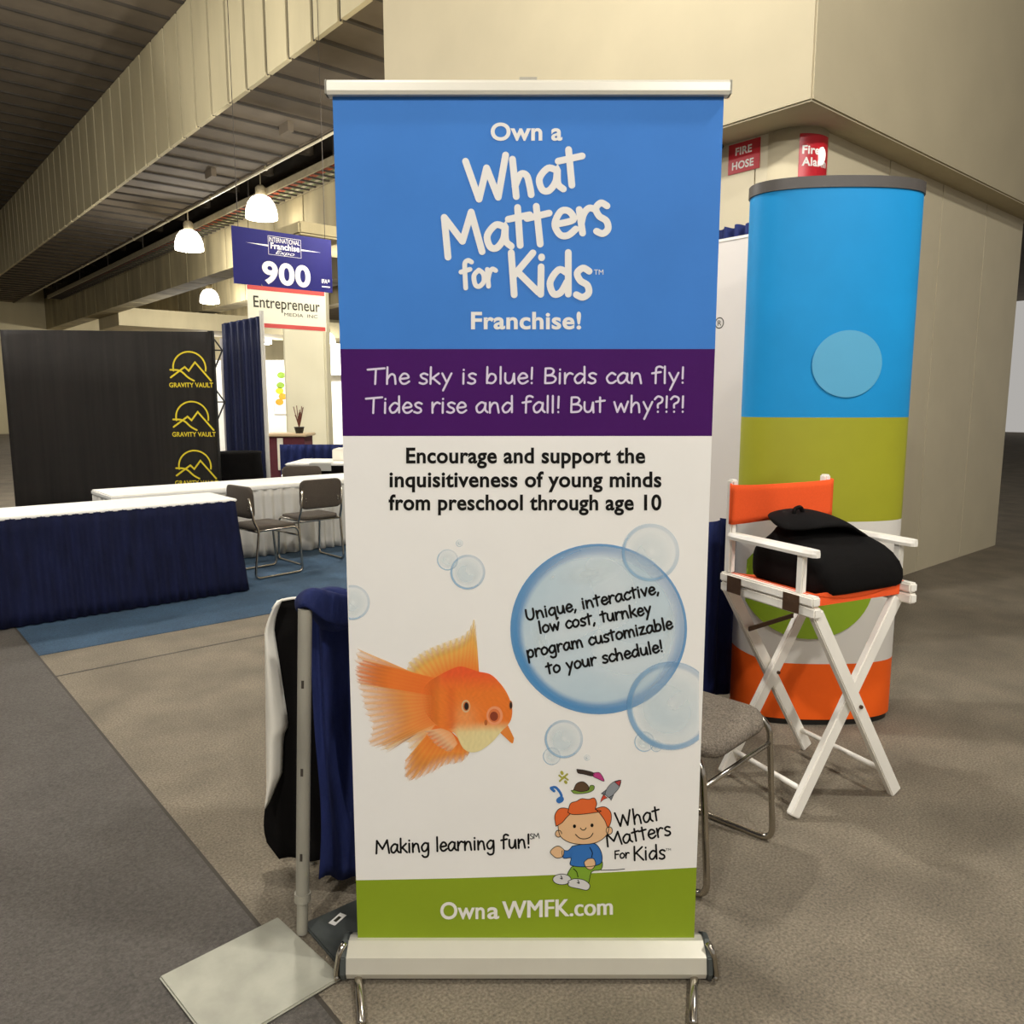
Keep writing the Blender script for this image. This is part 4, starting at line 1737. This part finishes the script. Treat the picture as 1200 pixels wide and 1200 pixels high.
# black pop-up display with yellow mountain logos
dp = thing('popup_display', 'black fabric display column repeating a yellow mountain logo', 'display', (-3.2, 8.5, 0))
bm = NB()


def disp(u, v):
    return (-2.1 * u, -.35 * math.sin(PI * u * .5) ** 2 * .6, .03 + 2.21 * v)


sheet(bm, disp, 30, 4)
dpn = obj('fabric_panel', bm, M['display'], dp, smooth=True)
thick(dpn, .02)


def on_disp(p, lay=0.0):
    return Vector((p[0], -.013 - lay - .35 * math.sin(PI * .5 * min(1, max(0, -p[0] / 2.1))) ** 2 * .6 - .0, p[1]))


for k in range(4):
    zc = 1.86 - k * .525
    bm = NB()
    pd = lambda p, lay=0: on_disp((p.x, zc - p.y), lay)
    ribbon(bm, [Vector((-.24 + .17 * math.cos(a), -.0 - .17 * math.sin(a))) for a in [R(-10 + 8 * i) for i in range(26)]], .008, pd, 0)
    ribbon(bm, [Vector(q) for q in ((-.44, .10), (-.29, -.01), (-.25, .03), (-.18, -.06), (-.02, .135))], .009, pd, 1e-4)
    ribbon(bm, [Vector(q) for q in catmull([(-.44, .02), (-.34, .03), (-.26, .10), (-.20, .135)], 5)], .009, pd, 2e-4)
    typeset(bm, 'GRAVITY VAULT', -.46, -.0, .205, .05, pd, 3e-4, .02)
    obj('logo_print', bm, M['yellow'], dpn)
for z in (2.05, 1.5):
    bm = NB()
    for p, q in (((0.01, .05, z + .12), (.09, .06, z)), ((.01, .05, z - .18), (.09, .06, z)), ((.0, .05, z), (.10, .06, z))):
        bar(bm, p, q, .014, .014)
    obj('frame_strut', bm, M['black'], dp)
bm = NB()
box(bm, -.04, .012, .01, .06, .0, 2.25)
obj('frame_post', bm, M['black'], dp)

bm = NB()
box(bm, -3.52, -3.02, 9.62, 9.66, .0, 2.26)
tag(obj('grey_panel', bm, M['grey_panel'], None), 'pale grey panel between the black display and the navy backdrop', 'panel')
# tall navy backdrop with its pole
nd = thing('drape', 'tall navy backdrop drape on a pale pole in the neighbouring booth', 'drape', (0, 0, 0))
bm = NB()


def tall(u, v):
    x = -3.42 + .46 * u - .02 * (1 - v)
    y = 9.42 + .02 * math.sin(2 * PI * u * 6 + 1) * (1.1 - .4 * v)
    return (x + .03 * u * (1 - v), y, .05 + (2.36 + .09 * u) * v)


sheet(bm, tall, 60, 6)
o = obj('hanging_cloth', bm, M['navy_tall'], nd, smooth=True)
thick(o, .004)
bm = NB()
cyl(bm, -2.945, 9.43, 0, 2.56, .026, n=14)
obj('pole', bm, M['white_skirt'], nd)
bm = NB()
cyl(bm, -2.945, 9.43, 0, .012, .17, n=24)
obj('base_plate', bm, M['dark_steel'], nd)

# round black pedestal
bm = NB()
lathe(bm, [(.30, 0), (.305, .02), (.235, .9), (.245, .925), (.24, .94), (.0, .945)], n=40)
o = obj('pedestal_table', bm, M['black_cloth'], None, smooth=True)
tag(o, 'round black draped pedestal at the foot of the navy backdrop', 'table')
o.location = (-3.12, 8.96, .0)

# counter far behind with maroon front, navy low drape, white table with black skirt
cn = thing('display_counter', 'small counter with pale top and maroon front beyond the backdrop', 'counter', (-3.45, 11.0, 0))
bm = NB()
box(bm, -.05, .58, -.05, .5, 1.02, 1.06)
obj('counter_top', bm, M['wood'], cn, bevel=.01)
bm = NB()
box(bm, 0, .54, 0, .45, 0, 1.02)
obj('front_cloth', bm, M['maroon'], cn)
bm = NB()
box(bm, .16, .24, -.012, -.002, .55, 1.0)
obj('cream_strip', bm, M['s_ivory'], cn)
nl = thing('drape', 'low navy drape running below the cream column', 'drape', (0, 0, 0))
pleated('hanging_cloth', (-3.1, 10.45), (-1.6, 10.45), .03, .94, M['navy'], nl, folds=14, amp=.02, seed=3)

wt = thing('skirted_table', 'white topped table with a black skirt beyond the long white table', 'table', (0, 0, 0))
bm = NB()
box(bm, -2.72, -1.2, 9.35, 10.2, .745, .77)
obj('table_top', bm, M['white_top'], wt, bevel=.008)
skirt(wt, -2.70, -1.22, 9.37, 10.18, .012, .75, M['black_cloth'], 7, 4, flare=.02, amp=.012)
bm = NB()
sheet(bm, lambda u, v: (-2.42 + .26 * u, (9.5 - .17 * min(1, v * 2)) - .002, .775 - .09 * max(0, v * 2 - 1)), 2, 8)
o = obj('paper_sheet', bm, M['paper'], None)
thick(o, .002)
tag(o, 'grey paper hanging over the edge of the black skirted table', 'paper')
bm = NB()
box(bm, -2.24, -1.7, 9.75, 10.1, .772, .92)
bx = obj('white_box', bm, M['white_cloth'], None, bevel=.01)
tag(bx, 'white box on the black skirted table', 'box')
bm = NB()
sheet(bm, lambda u, v: (-.02 + .04 * u, -.176, .0 + .05 * v), 2, 2)
k_ = obj('box_mark', bm, M['paper'], bx)
k_.location = (-2.06, 9.92, .83)
bm = NB()
lathe(bm, [(.05, 0), (.055, .01), (.055, .17), (.03, .2), (.03, .215)], n=20)
o = obj('canister', bm, M['grey_panel'], None, smooth=True)
tag(o, 'pale canister standing on the white box', 'canister')
o.location = (-2.03, 9.9, .92)

# bright white booth walls beyond, with a produce poster and a plant
bm = NB()
box(bm, -6.2, -3.95, 14.4, 14.5, 0, 2.25)
o = obj('booth_wall', bm, M['white_top'], None)
tag(o, 'bright white booth wall beyond the navy backdrop', 'booth wall')
bm = NB()
box(bm, -3.8, -1.0, 15.2, 15.3, 0, 2.6)
box(bm, -3.8, -1.0, 14.9, 15.2, 2.0, 2.06)
o = obj('booth_wall', bm, M['white_top'], None)
tag(o, 'bright white booth wall between the cream column and the banner', 'booth wall')
ps = thing('poster', 'narrow poster with orange and yellow fruit on the white booth wall', 'poster', (-4.2, 14.39, 1.7))
bm = NB()
box(bm, -.12, .12, -.012, 0, -.42, .42)
obj('sheet', bm, M['white_print'], ps)
bm = NB()
for q, m_ in (((-.02, -.0), 0), ((.03, -.1), 1), ((-.03, -.2), 1), ((.02, .28), 2), ((0, .1), 2)):
    for f_ in range(1):
        vs = [bm.verts.new((q[0] + .075 * math.cos(t_), -.0135, q[1] + .06 * math.sin(t_))) for t_ in [2 * PI * i / 14 for i in range(14)]]
        bm.faces.new(vs).material_index = m_
obj('fruit_print', bm, [M['yellow'], M['fruit'], M['leaf']], ps)
pt = thing('potted_plant', 'dark twiggy plant on the counter with the maroon front', 'plant', (-3.03, 11.2, 1.06))
bm = NB()
lathe(bm, [(.05, 0), (.07, .08), (.075, .09), (.0, .085)], n=16)
obj('pot', bm, M['black'], pt, smooth=True)
bm = NB()
rnd = random.Random(4)
for k in range(16):
    a, tl = rnd.uniform(0, 2 * PI), rnd.uniform(.02, .1)
    tube(bm, [(0, 0, .08), (tl * .4 * math.cos(a), tl * .4 * math.sin(a), .18), (tl * math.cos(a), tl * math.sin(a), .18 + rnd.uniform(.05, .22))], .006, 5)
obj('twigs', bm, M['twig'], pt)
